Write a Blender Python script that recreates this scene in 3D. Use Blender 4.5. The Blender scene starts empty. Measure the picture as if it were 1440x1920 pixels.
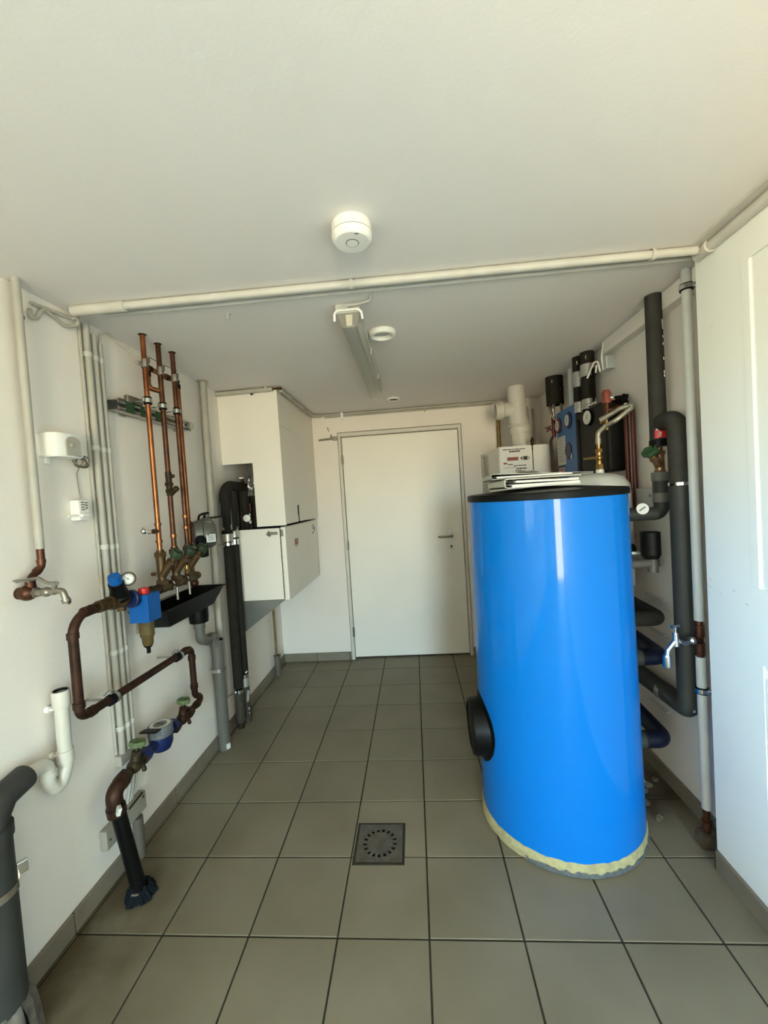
import bpy, bmesh, math, random
from mathutils import Vector, Matrix, Euler
random.seed(7)
S = bpy.context.scene
COL = S.collection
PI = math.pi

# ------------------------------------------------------------------ camera
YAW, PITCH, ROLL = 0.0731844, 0.0329228, 0.0638686
CAM = Vector((0.0346, -3.6687, 1.4250))
fw = Vector((-math.sin(YAW) * math.cos(PITCH), math.cos(YAW) * math.cos(PITCH), -math.sin(PITCH)))
rt = Vector((math.cos(YAW), math.sin(YAW), 0))
dn = fw.cross(rt)
cr, sr = math.cos(ROLL), math.sin(ROLL)
r2 = rt * cr + dn * sr
d2 = rt * -sr + dn * cr
cd = bpy.data.cameras.new('camera')
cam = bpy.data.objects.new('camera', cd)
COL.objects.link(cam)
m = Matrix((r2, -d2, -fw)).transposed().to_4x4()
m.translation = CAM
cam.matrix_world = m
cd.sensor_fit = 'VERTICAL'
cd.sensor_height = 24
cd.sensor_width = 18
cd.lens = 764.95 / 1920 * 24
cd.clip_start = 0.02
S.camera = cam

# ------------------------------------------------------------------ world: overcast bright sky above, sunlit greenery below
W = bpy.data.worlds.new('world')
S.world = W
W.use_nodes = True
nt = W.node_tree
nt.nodes.clear()
out = nt.nodes.new('ShaderNodeOutputWorld')
bg = nt.nodes.new('ShaderNodeBackground')
tc = nt.nodes.new('ShaderNodeTexCoord')
sx = nt.nodes.new('ShaderNodeSeparateXYZ')
rp = nt.nodes.new('ShaderNodeValToRGB')
mp = nt.nodes.new('ShaderNodeMapRange')
mp.inputs['From Min'].default_value = -1
mp.inputs['From Max'].default_value = 1
nt.links.new(tc.outputs['Generated'], sx.inputs[0])
nt.links.new(sx.outputs['Z'], mp.inputs['Value'])
nt.links.new(mp.outputs[0], rp.inputs[0])
e = rp.color_ramp.elements
e[0].position = 0.0; e[0].color = (0.74, 0.63, 0.45, 1)
e[1].position = 1.0; e[1].color = (0.60, 1.03, 1.36, 1)
for p, c in ((0.49, (0.76, 0.665, 0.44, 1)), (0.505, (0.72, 0.72, 0.54, 1)), (0.53, (0.65, 1.07, 1.32, 1))):
    k = e.new(p); k.color = c
nt.links.new(rp.outputs[0], bg.inputs['Color'])
bg.inputs['Strength'].default_value = 47
nt.links.new(bg.outputs[0], out.inputs[0])

# window and doorway light portals (they only guide sky sampling)
def portal(name, loc, rot, sx_, sy_):
    l = bpy.data.lights.new(name, 'AREA')
    l.shape = 'RECTANGLE'; l.size = sx_; l.size_y = sy_
    l.cycles.is_portal = True
    o = bpy.data.objects.new(name, l)
    o.location = loc; o.rotation_euler = rot
    COL.objects.link(o)
XL, XR, XP, YB, YF, ZC = -1.22, 1.155, 1.06, -0.085, -7.8, 2.20     # room planes
YP = -2.146                            # far edge of the near right-hand partition
WIN = (-5.60, -3.85, 0.98, 2.02)       # left window: y0, y1, z0, z1
DOR = (0.12, 1.04, 0.02, 2.12)         # doorway behind the camera: x0, x1, z0, z1
portal('window_portal', (XL - .46, (WIN[0] + WIN[1]) / 2, (WIN[2] + WIN[3]) / 2), (0, -PI / 2, 0), WIN[3] - WIN[2], WIN[1] - WIN[0])
portal('doorway_portal', ((DOR[0] + DOR[1]) / 2, YF - .11, (DOR[2] + DOR[3]) / 2), (PI / 2, 0, 0), DOR[1] - DOR[0], DOR[3] - DOR[2])

vs = S.view_settings
vs.view_transform = 'Standard'; vs.look = 'None'; vs.gamma = 1; vs.use_curve_mapping = False
vs.exposure = -0.17

# ------------------------------------------------------------------ materials
MATS = {}
def mat(name, col, rough=0.5, metal=0.0, var=0.06, scale=9.0, bump=0.0, bscale=200.0, coat=0.0, spec=0.5, emit=None, col2=None):
    if name in MATS: return MATS[name]
    M = bpy.data.materials.new(name)
    M.use_nodes = True
    t = M.node_tree; b = t.nodes['Principled BSDF']
    b.inputs['Roughness'].default_value = rough
    b.inputs['Metallic'].default_value = metal
    b.inputs['Coat Weight'].default_value = coat
    b.inputs['Coat Roughness'].default_value = 0.07
    b.inputs['Specular IOR Level'].default_value = spec
    g = t.nodes.new('ShaderNodeNewGeometry')
    n = t.nodes.new('ShaderNodeTexNoise')
    n.inputs['Scale'].default_value = scale
    n.inputs['Detail'].default_value = 5
    t.links.new(g.outputs['Position'], n.inputs['Vector'])
    r = t.nodes.new('ShaderNodeValToRGB')
    c2 = col2 or tuple(max(0, c * (1 - 2 * var)) for c in col)
    r.color_ramp.elements[0].position = 0.3; r.color_ramp.elements[0].color = (*c2, 1)
    r.color_ramp.elements[1].position = 0.62; r.color_ramp.elements[1].color = (*col, 1)
    t.links.new(n.outputs[0], r.inputs[0])
    t.links.new(r.outputs[0], b.inputs['Base Color'])
    if bump:
        n2 = t.nodes.new('ShaderNodeTexNoise')
        n2.inputs['Scale'].default_value = bscale
        n2.inputs['Detail'].default_value = 3
        t.links.new(g.outputs['Position'], n2.inputs['Vector'])
        bp = t.nodes.new('ShaderNodeBump')
        bp.inputs['Strength'].default_value = bump
        bp.inputs['Distance'].default_value = 0.002
        t.links.new(n2.outputs[0], bp.inputs['Height'])
        t.links.new(bp.outputs[0], b.inputs['Normal'])
    if emit:
        b.inputs['Emission Color'].default_value = (*emit[:3], 1)
        b.inputs['Emission Strength'].default_value = emit[3]
    MATS[name] = M
    return M

m_wall = mat('wall_paint', (0.865, 0.788, 0.70), 0.8, var=0.015, scale=3, bump=0.25, bscale=90)
m_ceil = mat('ceiling_paint', (0.825, 0.772, 0.73), 0.85, var=0.012, scale=2, bump=0.15, bscale=120)
m_part = mat('gloss_white_paint', (0.91, 0.92, 0.87), 0.42, var=0.01, scale=4, bump=0.08, bscale=40)
m_door = mat('door_paint', (0.90, 0.85, 0.75), 0.38, var=0.02, scale=2)
m_frame = mat('frame_paint', (0.66, 0.62, 0.54), 0.45, var=0.03)
m_white = mat('white_plastic', (0.87, 0.845, 0.78), 0.35, var=0.02)
m_pvc = mat('white_pvc', (0.62, 0.58, 0.50), 0.4, var=0.03)
m_cream = mat('painted_pipe', (0.43, 0.39, 0.32), 0.45, var=0.08, scale=14)
m_cond2 = mat('ceiling_conduit_paint', (0.60, 0.57, 0.51), 0.5, var=0.06, scale=12)
m_cond = mat('conduit_paint', (0.44, 0.41, 0.345), 0.5, var=0.06, scale=12)
m_wpipe = mat('white_painted_pipe', (0.64, 0.64, 0.60), 0.4, var=0.05)
m_cab = mat('cabinet_enamel', (0.84, 0.785, 0.69), 0.4, var=0.012, scale=3)
m_grey = mat('grey_pvc', (0.130, 0.122, 0.102), 0.45, spec=0.3, var=0.08)
m_dgrey = mat('dark_grey_pvc', (0.042, 0.042, 0.037), 0.5, spec=0.2, var=0.08)
m_insul = mat('foam_insulation', (0.022, 0.019, 0.014), 0.85, spec=0.15, var=0.12, scale=20, bump=0.3)
m_insul_g = mat('grey_foam_insulation', (0.042, 0.039, 0.033), 0.8, spec=0.2, var=0.12, scale=20, bump=0.3)
m_black = mat('black_plastic', (0.004, 0.004, 0.0037), 0.42, spec=0.13, var=0.1)
m_blackm = mat('matt_black', (0.004, 0.004, 0.004), 0.8, spec=0.15, var=0.1)
m_rubber = mat('black_pe_pipe', (0.004, 0.004, 0.0035), 0.36, spec=0.16, var=0.1)
m_copper = mat('copper', (0.36, 0.135, 0.052), 0.33, 0.9, scale=9, col2=(0.15, 0.045, 0.018))
m_copper_old = mat('aged_copper', (0.125, 0.050, 0.025), 0.42, 0.75, scale=22, col2=(0.055, 0.021, 0.011))
m_copper_dark = mat('dark_copper', (0.055, 0.024, 0.014), 0.5, 0.5, scale=22, spec=0.25, col2=(0.024, 0.011, 0.007))
m_brass = mat('brass', (0.42, 0.26, 0.085), 0.35, 0.9, scale=30, col2=(0.25, 0.14, 0.045))
m_bronze = mat('old_bronze', (0.092, 0.054, 0.021), 0.48, 0.6, scale=30, col2=(0.085, 0.048, 0.022))
m_bronze_d = mat('dark_bronze', (0.045, 0.032, 0.016), 0.55, 0.5, spec=0.25, scale=30, col2=(0.038, 0.027, 0.015))
m_chrome = mat('chrome', (0.75, 0.75, 0.75), 0.12, 1.0, var=0.02)
m_steel = mat('galvanised_steel', (0.50, 0.50, 0.47), 0.38, 0.9, var=0.12, scale=40)
m_stain = mat('brushed_stainless', (0.36, 0.36, 0.33), 0.32, 0.75, var=0.06, scale=6)
m_alu = mat('aluminium_tape', (0.50, 0.48, 0.44), 0.32, 0.55, var=0.15, scale=60, bump=0.9, bscale=70)
m_nickel = mat('dull_nickel', (0.31, 0.28, 0.235), 0.4, 0.85, var=0.12, scale=40)
m_bluetank = mat('blue_tank_enamel', (0.0015, 0.168, 0.60), 0.45, var=0.01, scale=3, coat=0.5, spec=0.05)
m_blue = mat('blue_plastic', (0.003, 0.088, 0.33), 0.45, spec=0.25, var=0.04)
m_blued = mat('dark_blue_enamel', (0.003, 0.012, 0.075), 0.4, var=0.1, scale=30)
m_navy = mat('navy_tape', (0.005, 0.006, 0.018), 0.45, spec=0.25, var=0.1)
m_bluepanel = mat('blue_panel', (0.018, 0.13, 0.38), 0.4, var=0.06)
m_red = mat('red_plastic', (0.62, 0.018, 0.016), 0.4, var=0.05)
m_dred = mat('dark_red_pipe', (0.10, 0.009, 0.007), 0.35, var=0.1)
m_green = mat('green_handwheel', (0.022, 0.042, 0.018), 0.55, var=0.2, scale=50)
m_green2 = mat('faded_green_handwheel', (0.105, 0.150, 0.055), 0.6, var=0.15, scale=50)
m_foam = mat('yellow_foam', (0.46, 0.40, 0.20), 0.9, scale=40, col2=(0.33, 0.29, 0.16), bump=1.0, bscale=110)
m_greyrag = mat('torn_grey_foil', (0.12, 0.13, 0.135), 0.55, scale=60, col2=(0.06, 0.065, 0.07), bump=0.8)
m_tile = None
m_grout = mat('dark_grout', (0.030, 0.025, 0.015), 0.95, var=0.2, scale=20)
m_skirt = mat('skirting_tile_glaze', (0.225, 0.188, 0.135), 0.55, scale=5, col2=(0.175, 0.143, 0.10))
m_drain = mat('drain_steel', (0.115, 0.105, 0.088), 0.5, 0.3, scale=30, col2=(0.075, 0.066, 0.052))
m_paper = mat('paper', (0.80, 0.78, 0.74), 0.8, var=0.03)
m_cover = mat('binder_cover', (0.82, 0.80, 0.68), 0.4, var=0.03)
m_coverg = mat('grey_binder_cover', (0.42, 0.41, 0.36), 0.4, var=0.06)
m_dial = mat('dial_face', (0.66, 0.645, 0.59), 0.4, var=0.02)
m_ink = mat('ink', (0.02, 0.02, 0.02), 0.6, var=0.05)
m_label = mat('label_red', (0.30, 0.075, 0.05), 0.5, var=0.05)
m_silverlab = mat('silver_label', (0.45, 0.45, 0.42), 0.4, 0.5, var=0.08)
m_motor = mat('motor_housing', (0.10, 0.095, 0.082), 0.45, 0.2, var=0.1, scale=30)
m_meter = mat('meter_grey', (0.13, 0.135, 0.14), 0.42, var=0.08)
m_rail = mat('rail_green_film', (0.02, 0.075, 0.022), 0.4, 0.3, var=0.1)
m_vessel = mat('vessel_white', (0.70, 0.70, 0.645), 0.42, var=0.03)
m_rubble = mat('rubble', (0.11, 0.085, 0.055), 0.95, scale=30, col2=(0.05, 0.036, 0.022), bump=1.0)
m_hose = mat('braided_hose', (0.50, 0.46, 0.37), 0.35, 0.8, var=0.15, scale=120, bump=1.0, bscale=260)
m_blackbox = mat('black_epp', (0.009, 0.0075, 0.0055), 0.55, spec=0.2, var=0.15, scale=30)
m_olive = mat('olive_pipe', (0.24, 0.155, 0.045), 0.4, 0.5, scale=20, col2=(0.15, 0.095, 0.03))
m_sleeve = mat('grey_sleeve', (0.12, 0.10, 0.075), 0.6, var=0.1)
m_ledm = mat('red_led', (0.8, 0.05, 0.1), 0.4, emit=(1.0, 0.08, 0.16, 3.0))
m_amber = None

def glass_mat(name, tint, gloss=0.12, rough=0.05, alpha=0.75):
    M = bpy.data.materials.new(name); M.use_nodes = True
    t = M.node_tree; t.nodes.clear()
    o = t.nodes.new('ShaderNodeOutputMaterial')
    tr = t.nodes.new('ShaderNodeBsdfTransparent'); tr.inputs[0].default_value = (*tint, 1)
    gl = t.nodes.new('ShaderNodeBsdfPrincipled'); gl.inputs['Base Color'].default_value = (*tint, 1); gl.inputs['Roughness'].default_value = rough
    fr = t.nodes.new('ShaderNodeFresnel'); fr.inputs[0].default_value = 1.45
    ad = t.nodes.new('ShaderNodeMath'); ad.operation = 'ADD'; ad.inputs[1].default_value = 1 - alpha; ad.use_clamp = True
    mx = t.nodes.new('ShaderNodeMixShader')
    t.links.new(fr.outputs[0], ad.inputs[0]); t.links.new(ad.outputs[0], mx.inputs[0])
    t.links.new(tr.outputs[0], mx.inputs[1]); t.links.new(gl.outputs[0], mx.inputs[2])
    t.links.new(mx.outputs[0], o.inputs[0])
    return M
m_glass = glass_mat('window_glass', (0.97, 0.98, 0.97), alpha=0.99)
m_diff = glass_mat('clear_diffuser', (0.86, 0.84, 0.77), rough=0.15, alpha=0.80)
m_cup = glass_mat('amber_cup', (0.18, 0.125, 0.045), rough=0.12, alpha=0.50)

def tile_material():
    M = bpy.data.materials.new('floor_tile_glaze'); M.use_nodes = True
    t = M.node_tree; b = t.nodes['Principled BSDF']
    b.inputs['Specular IOR Level'].default_value = 0.35
    g = t.nodes.new('ShaderNodeNewGeometry')
    n = t.nodes.new('ShaderNodeTexNoise'); n.inputs['Scale'].default_value = 3.2; n.inputs['Detail'].default_value = 6
    n3 = t.nodes.new('ShaderNodeTexNoise'); n3.inputs['Scale'].default_value = 420; n3.inputs['Detail'].default_value = 2
    t.links.new(g.outputs['Position'], n.inputs['Vector']); t.links.new(g.outputs['Position'], n3.inputs['Vector'])
    r = t.nodes.new('ShaderNodeValToRGB')
    r.color_ramp.elements[0].position = 0.3; r.color_ramp.elements[0].color = (0.180, 0.154, 0.103, 1)
    r.color_ramp.elements[1].position = 0.7; r.color_ramp.elements[1].color = (0.224, 0.195, 0.138, 1)
    t.links.new(n.outputs[0], r.inputs[0])
    oi = t.nodes.new('ShaderNodeObjectInfo')
    hv = t.nodes.new('ShaderNodeHueSaturation')
    mr = t.nodes.new('ShaderNodeMapRange'); mr.inputs['To Min'].default_value = 0.94; mr.inputs['To Max'].default_value = 1.05
    t.links.new(oi.outputs['Random'], mr.inputs['Value']); t.links.new(mr.outputs[0], hv.inputs['Value'])
    t.links.new(r.outputs[0], hv.inputs['Color'])
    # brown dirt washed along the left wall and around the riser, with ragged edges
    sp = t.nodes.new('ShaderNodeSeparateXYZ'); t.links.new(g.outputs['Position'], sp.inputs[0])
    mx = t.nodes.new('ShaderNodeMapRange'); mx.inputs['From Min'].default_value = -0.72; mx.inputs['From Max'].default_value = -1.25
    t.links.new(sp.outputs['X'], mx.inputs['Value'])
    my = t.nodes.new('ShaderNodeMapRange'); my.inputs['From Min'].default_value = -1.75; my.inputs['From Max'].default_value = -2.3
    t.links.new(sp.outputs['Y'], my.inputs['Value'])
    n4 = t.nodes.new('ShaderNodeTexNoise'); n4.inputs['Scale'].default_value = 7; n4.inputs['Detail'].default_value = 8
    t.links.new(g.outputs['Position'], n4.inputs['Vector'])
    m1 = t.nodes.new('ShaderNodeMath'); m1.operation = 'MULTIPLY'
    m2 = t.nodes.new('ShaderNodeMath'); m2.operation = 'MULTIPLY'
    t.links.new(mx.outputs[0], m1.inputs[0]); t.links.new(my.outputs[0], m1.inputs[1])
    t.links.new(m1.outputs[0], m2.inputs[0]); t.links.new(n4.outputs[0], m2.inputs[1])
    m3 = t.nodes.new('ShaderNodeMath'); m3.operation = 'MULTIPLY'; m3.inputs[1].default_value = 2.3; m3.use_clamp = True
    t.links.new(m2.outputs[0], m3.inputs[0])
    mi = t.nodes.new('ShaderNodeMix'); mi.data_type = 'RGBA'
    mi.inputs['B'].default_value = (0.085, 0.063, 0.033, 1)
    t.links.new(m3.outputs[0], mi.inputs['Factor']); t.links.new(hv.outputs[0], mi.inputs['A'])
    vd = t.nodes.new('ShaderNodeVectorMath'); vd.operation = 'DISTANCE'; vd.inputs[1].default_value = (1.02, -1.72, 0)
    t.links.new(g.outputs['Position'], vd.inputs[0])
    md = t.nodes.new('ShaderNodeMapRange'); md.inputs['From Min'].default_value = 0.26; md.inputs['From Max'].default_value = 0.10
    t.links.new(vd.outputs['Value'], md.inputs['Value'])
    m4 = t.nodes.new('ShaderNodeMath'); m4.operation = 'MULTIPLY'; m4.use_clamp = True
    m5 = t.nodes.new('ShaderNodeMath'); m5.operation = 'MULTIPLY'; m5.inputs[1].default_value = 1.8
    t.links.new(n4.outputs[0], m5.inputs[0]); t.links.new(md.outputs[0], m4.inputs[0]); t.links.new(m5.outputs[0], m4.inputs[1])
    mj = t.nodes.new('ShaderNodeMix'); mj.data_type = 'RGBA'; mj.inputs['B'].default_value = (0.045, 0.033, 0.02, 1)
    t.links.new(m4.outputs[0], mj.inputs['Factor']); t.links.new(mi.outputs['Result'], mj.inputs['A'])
    t.links.new(mj.outputs['Result'], b.inputs['Base Color'])
    rr = t.nodes.new('ShaderNodeMapRange'); rr.inputs['To Min'].default_value = 0.42; rr.inputs['To Max'].default_value = 0.6
    t.links.new(n.outputs[0], rr.inputs['Value']); t.links.new(rr.outputs[0], b.inputs['Roughness'])
    bp = t.nodes.new('ShaderNodeBump'); bp.inputs['Strength'].default_value = 0.12; bp.inputs['Distance'].default_value = 0.001
    t.links.new(n3.outputs[0], bp.inputs['Height']); t.links.new(bp.outputs[0], b.inputs['Normal'])
    return M
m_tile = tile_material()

# ------------------------------------------------------------------ mesh helpers
V = Vector
def NB(): return bmesh.new()
def frame_of(d):
    d = V(d).normalized()
    a = V((0, 0, 1)) if abs(d.z) < 0.95 else V((0, 1, 0))
    x = a.cross(d).normalized()
    return x, d.cross(x).normalized(), d
def box(bm, lo, hi, bevel=0.0, seg=2):
    lo, hi = V(lo), V(hi)
    r = bmesh.ops.create_cube(bm, size=1)
    vs_ = r['verts']
    for v in vs_: v.co = V(((lo[i] + hi[i]) / 2 + v.co[i] * (hi[i] - lo[i]) for i in range(3)))
    if bevel:
        ed = list({e_ for v in vs_ for e_ in v.link_edges})
        bmesh.ops.bevel(bm, geom=ed, offset=bevel, segments=seg, affect='EDGES', profile=0.5)
    return bm
def obox(bm, c, size, rot=(0, 0, 0), bevel=0.0):
    t = NB(); h = V(size) / 2
    box(t, -h, h, bevel)
    M = Matrix.Translation(V(c)) @ Euler(rot).to_matrix().to_4x4()
    join(bm, t, M)
    return bm
def join(bm, t, M=None):
    if M is not None: bmesh.ops.transform(t, matrix=M, verts=t.verts)
    mp_ = {}
    for v in t.verts: mp_[v] = bm.verts.new(v.co)
    for f in t.faces:
        try: bm.faces.new([mp_[v] for v in f.verts])
        except ValueError: pass
    t.free()
def lathe(bm, prof, o=(0, 0, 0), d=(0, 0, 1), seg=32, cap=True):
    x, y, z = frame_of(d); o = V(o)
    rings = []
    for r, h in prof:
        if r < 1e-6: rings.append([bm.verts.new(o + z * h)])
        else: rings.append([bm.verts.new(o + z * h + x * r * math.cos(2 * PI * k / seg) + y * r * math.sin(2 * PI * k / seg)) for k in range(seg)])
    for a, b in zip(rings, rings[1:]):
        for k in range(seg):
            k2 = (k + 1) % seg
            if len(a) == 1 and len(b) == 1: continue
            if len(a) == 1: bm.faces.new((a[0], b[k2], b[k]))
            elif len(b) == 1: bm.faces.new((a[k], a[k2], b[0]))
            else: bm.faces.new((a[k], a[k2], b[k2], b[k]))
    if cap:
        if len(rings[0]) > 1: bm.faces.new(list(reversed(rings[0])))
        if len(rings[-1]) > 1: bm.faces.new(rings[-1])
    return bm
def cyl(bm, a, b, r, r2_=None, seg=20):
    a, b = V(a), V(b)
    return lathe(bm, [(r, 0), (r if r2_ is None else r2_, (b - a).length)], a, b - a, seg)
def hexn(bm, a, b, r): return cyl(bm, a, b, r, seg=6)
def fillet(pts, rad, n=6):
    pts = [V(p) for p in pts]
    out_ = [pts[0]]
    for i in range(1, len(pts) - 1):
        p = pts[i]; u = (pts[i - 1] - p); w = (pts[i + 1] - p)
        rr = rad[i] if isinstance(rad, dict) and i in rad else (rad if not isinstance(rad, dict) else rad.get(0, .03))
        ang = u.angle(w)
        if ang > PI - 0.02 or rr <= 0: out_.append(p); continue
        t = min(rr / math.tan(ang / 2), u.length * 0.49, w.length * 0.49)
        u.normalize(); w.normalize()
        a, b = p + u * t, p + w * t
        r_ = t * math.tan(ang / 2)
        c = p + (u + w).normalized() * (r_ / math.sin(ang / 2))
        va, vb = a - c, b - c
        th = va.angle(vb); ax = va.cross(vb).normalized()
        for k in range(n + 1): out_.append(c + Matrix.Rotation(th * k / n, 3, ax) @ va)
    out_.append(pts[-1])
    return out_
def tube(bm, pts, r, fil=0.0, seg=16, cap=True, n=6):
    P = fillet(pts, fil, n) if fil else [V(p) for p in pts]
    Q = [P[0]]
    for p in P[1:]:
        if (p - Q[-1]).length > 1e-5: Q.append(p)
    P = Q
    R = r if isinstance(r, (list, tuple)) else [r] * len(P)
    t0 = (P[1] - P[0]).normalized()
    x, y, _ = frame_of(t0)
    rings = []
    prev = t0
    for i, p in enumerate(P):
        t = (P[min(i + 1, len(P) - 1)] - P[max(i - 1, 0)]).normalized()
        q = prev.rotation_difference(t)
        x = q @ x; x = (x - t * x.dot(t)).normalized(); y = t.cross(x)
        prev = t
        rings.append([bm.verts.new(p + (x * math.cos(2 * PI * k / seg) + y * math.sin(2 * PI * k / seg)) * R[i]) for k in range(seg)])
    for a, b in zip(rings, rings[1:]):
        for k in range(seg):
            k2 = (k + 1) % seg
            bm.faces.new((a[k], a[k2], b[k2], b[k]))
    if cap:
        bm.faces.new(list(reversed(rings[0]))); bm.faces.new(rings[-1])
    return bm
def ring(bm, c, d, R, r, seg=24, rs=8):
    x, y, z = frame_of(d); c = V(c)
    g = []
    for k in range(seg):
        a = 2 * PI * k / seg; u = x * math.cos(a) + y * math.sin(a)
        g.append([bm.verts.new(c + u * (R + r * math.cos(2 * PI * j / rs)) + z * r * math.sin(2 * PI * j / rs)) for j in range(rs)])
    for k in range(seg):
        for j in range(rs):
            bm.faces.new((g[k][j], g[(k + 1) % seg][j], g[(k + 1) % seg][(j + 1) % rs], g[k][(j + 1) % rs]))
    return bm
def collar(bm, c, d, R, w, t=0.0015):
    d = V(d).normalized()
    return cyl(bm, V(c) - d * w / 2, V(c) + d * w / 2, R + t)
def prism(bm, poly, axis, a, b):
    """extrude a 2D polygon along an axis ('x','y','z') from a to b"""
    def P(u, v, w): return {'x': (w, u, v), 'y': (u, w, v), 'z': (u, v, w)}[axis]
    A = [bm.verts.new(P(u, v, a)) for u, v in poly]; B = [bm.verts.new(P(u, v, b)) for u, v in poly]
    n = len(poly)
    bm.faces.new(A); bm.faces.new(list(reversed(B)))
    for k in range(n): bm.faces.new((A[k], B[k], B[(k + 1) % n], A[(k + 1) % n]))
    bmesh.ops.recalc_face_normals(bm, faces=bm.faces)
    return bm
def sphere(bm, c, r, sc=(1, 1, 1), seg=16):
    t = NB(); bmesh.ops.create_uvsphere(t, u_segments=seg, v_segments=seg // 2 + 2, radius=r)
    join(bm, t, Matrix.Translation(V(c)) @ Matrix.Diagonal((*sc, 1)))
    return bm

def wloc(o):
    p = V((0, 0, 0))
    while o is not None: p += o.location; o = o.parent
    return p
def obj(name, bm, material, parent=None, smooth=True, label=None, kind=None, origin=None):
    bmesh.ops.recalc_face_normals(bm, faces=bm.faces)
    off = wloc(parent) if parent is not None else V(origin or (0, 0, 0))
    for v in bm.verts: v.co -= off
    me = bpy.data.meshes.new(name)
    bm.to_mesh(me); bm.free()
    me.materials.append(material)
    if smooth:
        me.shade_smooth(); me.set_sharp_from_angle(angle=math.radians(38))
    o = bpy.data.objects.new(name, me); COL.objects.link(o)
    if smooth:
        wn = o.modifiers.new('weighted_normal', 'WEIGHTED_NORMAL'); wn.keep_sharp = True
    if parent is not None: o.parent = parent
    elif origin: o.location = origin
    if label: o['label'] = label
    if kind: o['kind'] = kind
    return o
def thing(name, label, cat, loc, group=None):
    o = bpy.data.objects.new(name, None); COL.objects.link(o)
    o.location = loc; o.empty_display_size = 0.05
    o['label'] = label; o['category'] = cat
    if group: o['group'] = group
    return o
def tag(o, label, cat, group=None):
    o['label'] = label; o['category'] = cat
    if group: o['group'] = group
    return o
def struct(name, bm, material, parent=None, smooth=False):
    o = obj(name, bm, material, parent, smooth)
    if parent is None: o['kind'] = 'structure'
    return o
def copy_part(o, parent, dloc):
    c = o.copy(); COL.objects.link(c); c.parent = parent; c.location = V(o.location) + V(dloc)
    return c

# ================================================================== the room
# floor: grout bed with every tile a piece of its own
b = NB(); box(b, (XL - 0.02, YF - 0.15, -0.12), (XR + 0.3, 0.12, -0.0035))
floor = struct('floor', b, m_grout)
T = 0.30
DR = (-0.293, -0.086, -2.136, -1.929)          # floor drain opening
full = None
for i in range(-5, 5):
    for j in range(0, 27):
        x0, x1 = i * T + .003, (i + 1) * T - .003
        y1, y0 = -(j - 1) * T - .003 - T, -j * T + .003 - T
        y0, y1 = -(j) * T + .003, -(j - 1) * T - .003
        x0c, x1c = max(x0, XL), min(x1, XR)
        y0c, y1c = max(y0, YF), min(y1, 0.06 if -0.60 < (x0 + x1) / 2 < 0.48 else YB)
        if x1c - x0c < 0.01 or y1c - y0c < 0.01: continue
        hit = x0c < DR[1] and x1c > DR[0] and y0c < DR[3] and y1c > DR[2]
        isfull = abs(x1c - x0c - (x1 - x0)) < 1e-4 and abs(y1c - y0c - (y1 - y0)) < 1e-4 and not hit
        cx, cy = (x0 + x1) / 2, (y0 + y1) / 2
        if isfull and full is not None:
            o = full.copy(); COL.objects.link(o); o.parent = floor; o.location = (cx, cy, 0); continue
        b = NB()
        if hit:
            for lo, hi in (((x0c, y0c), (x1c, min(y1c, DR[2]))), ((x0c, max(y0c, DR[3])), (x1c, y1c)),
                           ((x0c, max(y0c, DR[2])), (min(x1c, DR[0]), min(y1c, DR[3]))), ((max(x0c, DR[1]), max(y0c, DR[2])), (x1c, min(y1c, DR[3])))):
                if hi[0] - lo[0] > .002 and hi[1] - lo[1] > .002: box(b, (*lo, -.010), (*hi, 0))
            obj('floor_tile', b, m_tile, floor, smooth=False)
        else:
            box(b, (x0c - cx, y0c - cy, -.010), (x1c - cx, y1c - cy, 0), 0.0015, 1)
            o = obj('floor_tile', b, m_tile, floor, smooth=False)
            o.location = (cx, cy, 0)
            if isfull: full = o

b = NB(); box(b, (XL - 0.3, YF - 0.3, ZC), (XR + 0.4, 0.3, ZC + 0.2)); struct('ceiling', b, m_ceil)
b = NB()                                       # left wall with the window opening beside the camera
box(b, (XL - .48, YF - .2, -.1), (XL, WIN[0], ZC)); box(b, (XL - .48, WIN[1], -.1), (XL, .3, ZC))  # wall deepened so the unseen window reveal holds daylight off the near ceiling
box(b, (XL - .48, WIN[0], -.1), (XL, WIN[1], WIN[2])); box(b, (XL - .48, WIN[0], WIN[3]), (XL, WIN[1], ZC))
wall_left = struct('wall_left', b, m_wall)
b = NB()
box(b, (XL - .2, YB, -.1), (-.600, .3, ZC)); box(b, (.485, YB, -.1), (XR + .4, .3, ZC)); box(b, (-.600, YB, 2.030), (.485, .3, ZC))
box(b, (-.600, .10, -.1), (.485, .3, 2.03))
struct('wall_back', b, m_wall)
b = NB(); box(b, (XR, YF - .2, -.1), (XR + .3, .3, ZC)); struct('wall_right', b, m_wall)
b = NB()
box(b, (XL - .2, YF - .2, -.1), (DOR[0], YF, ZC)); box(b, (DOR[1], YF - .2, -.1), (XR + .3, YF, ZC)); box(b, (DOR[0], YF - .2, DOR[3]), (DOR[1], YF, ZC))
struct('wall_front', b, m_wall)
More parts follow.
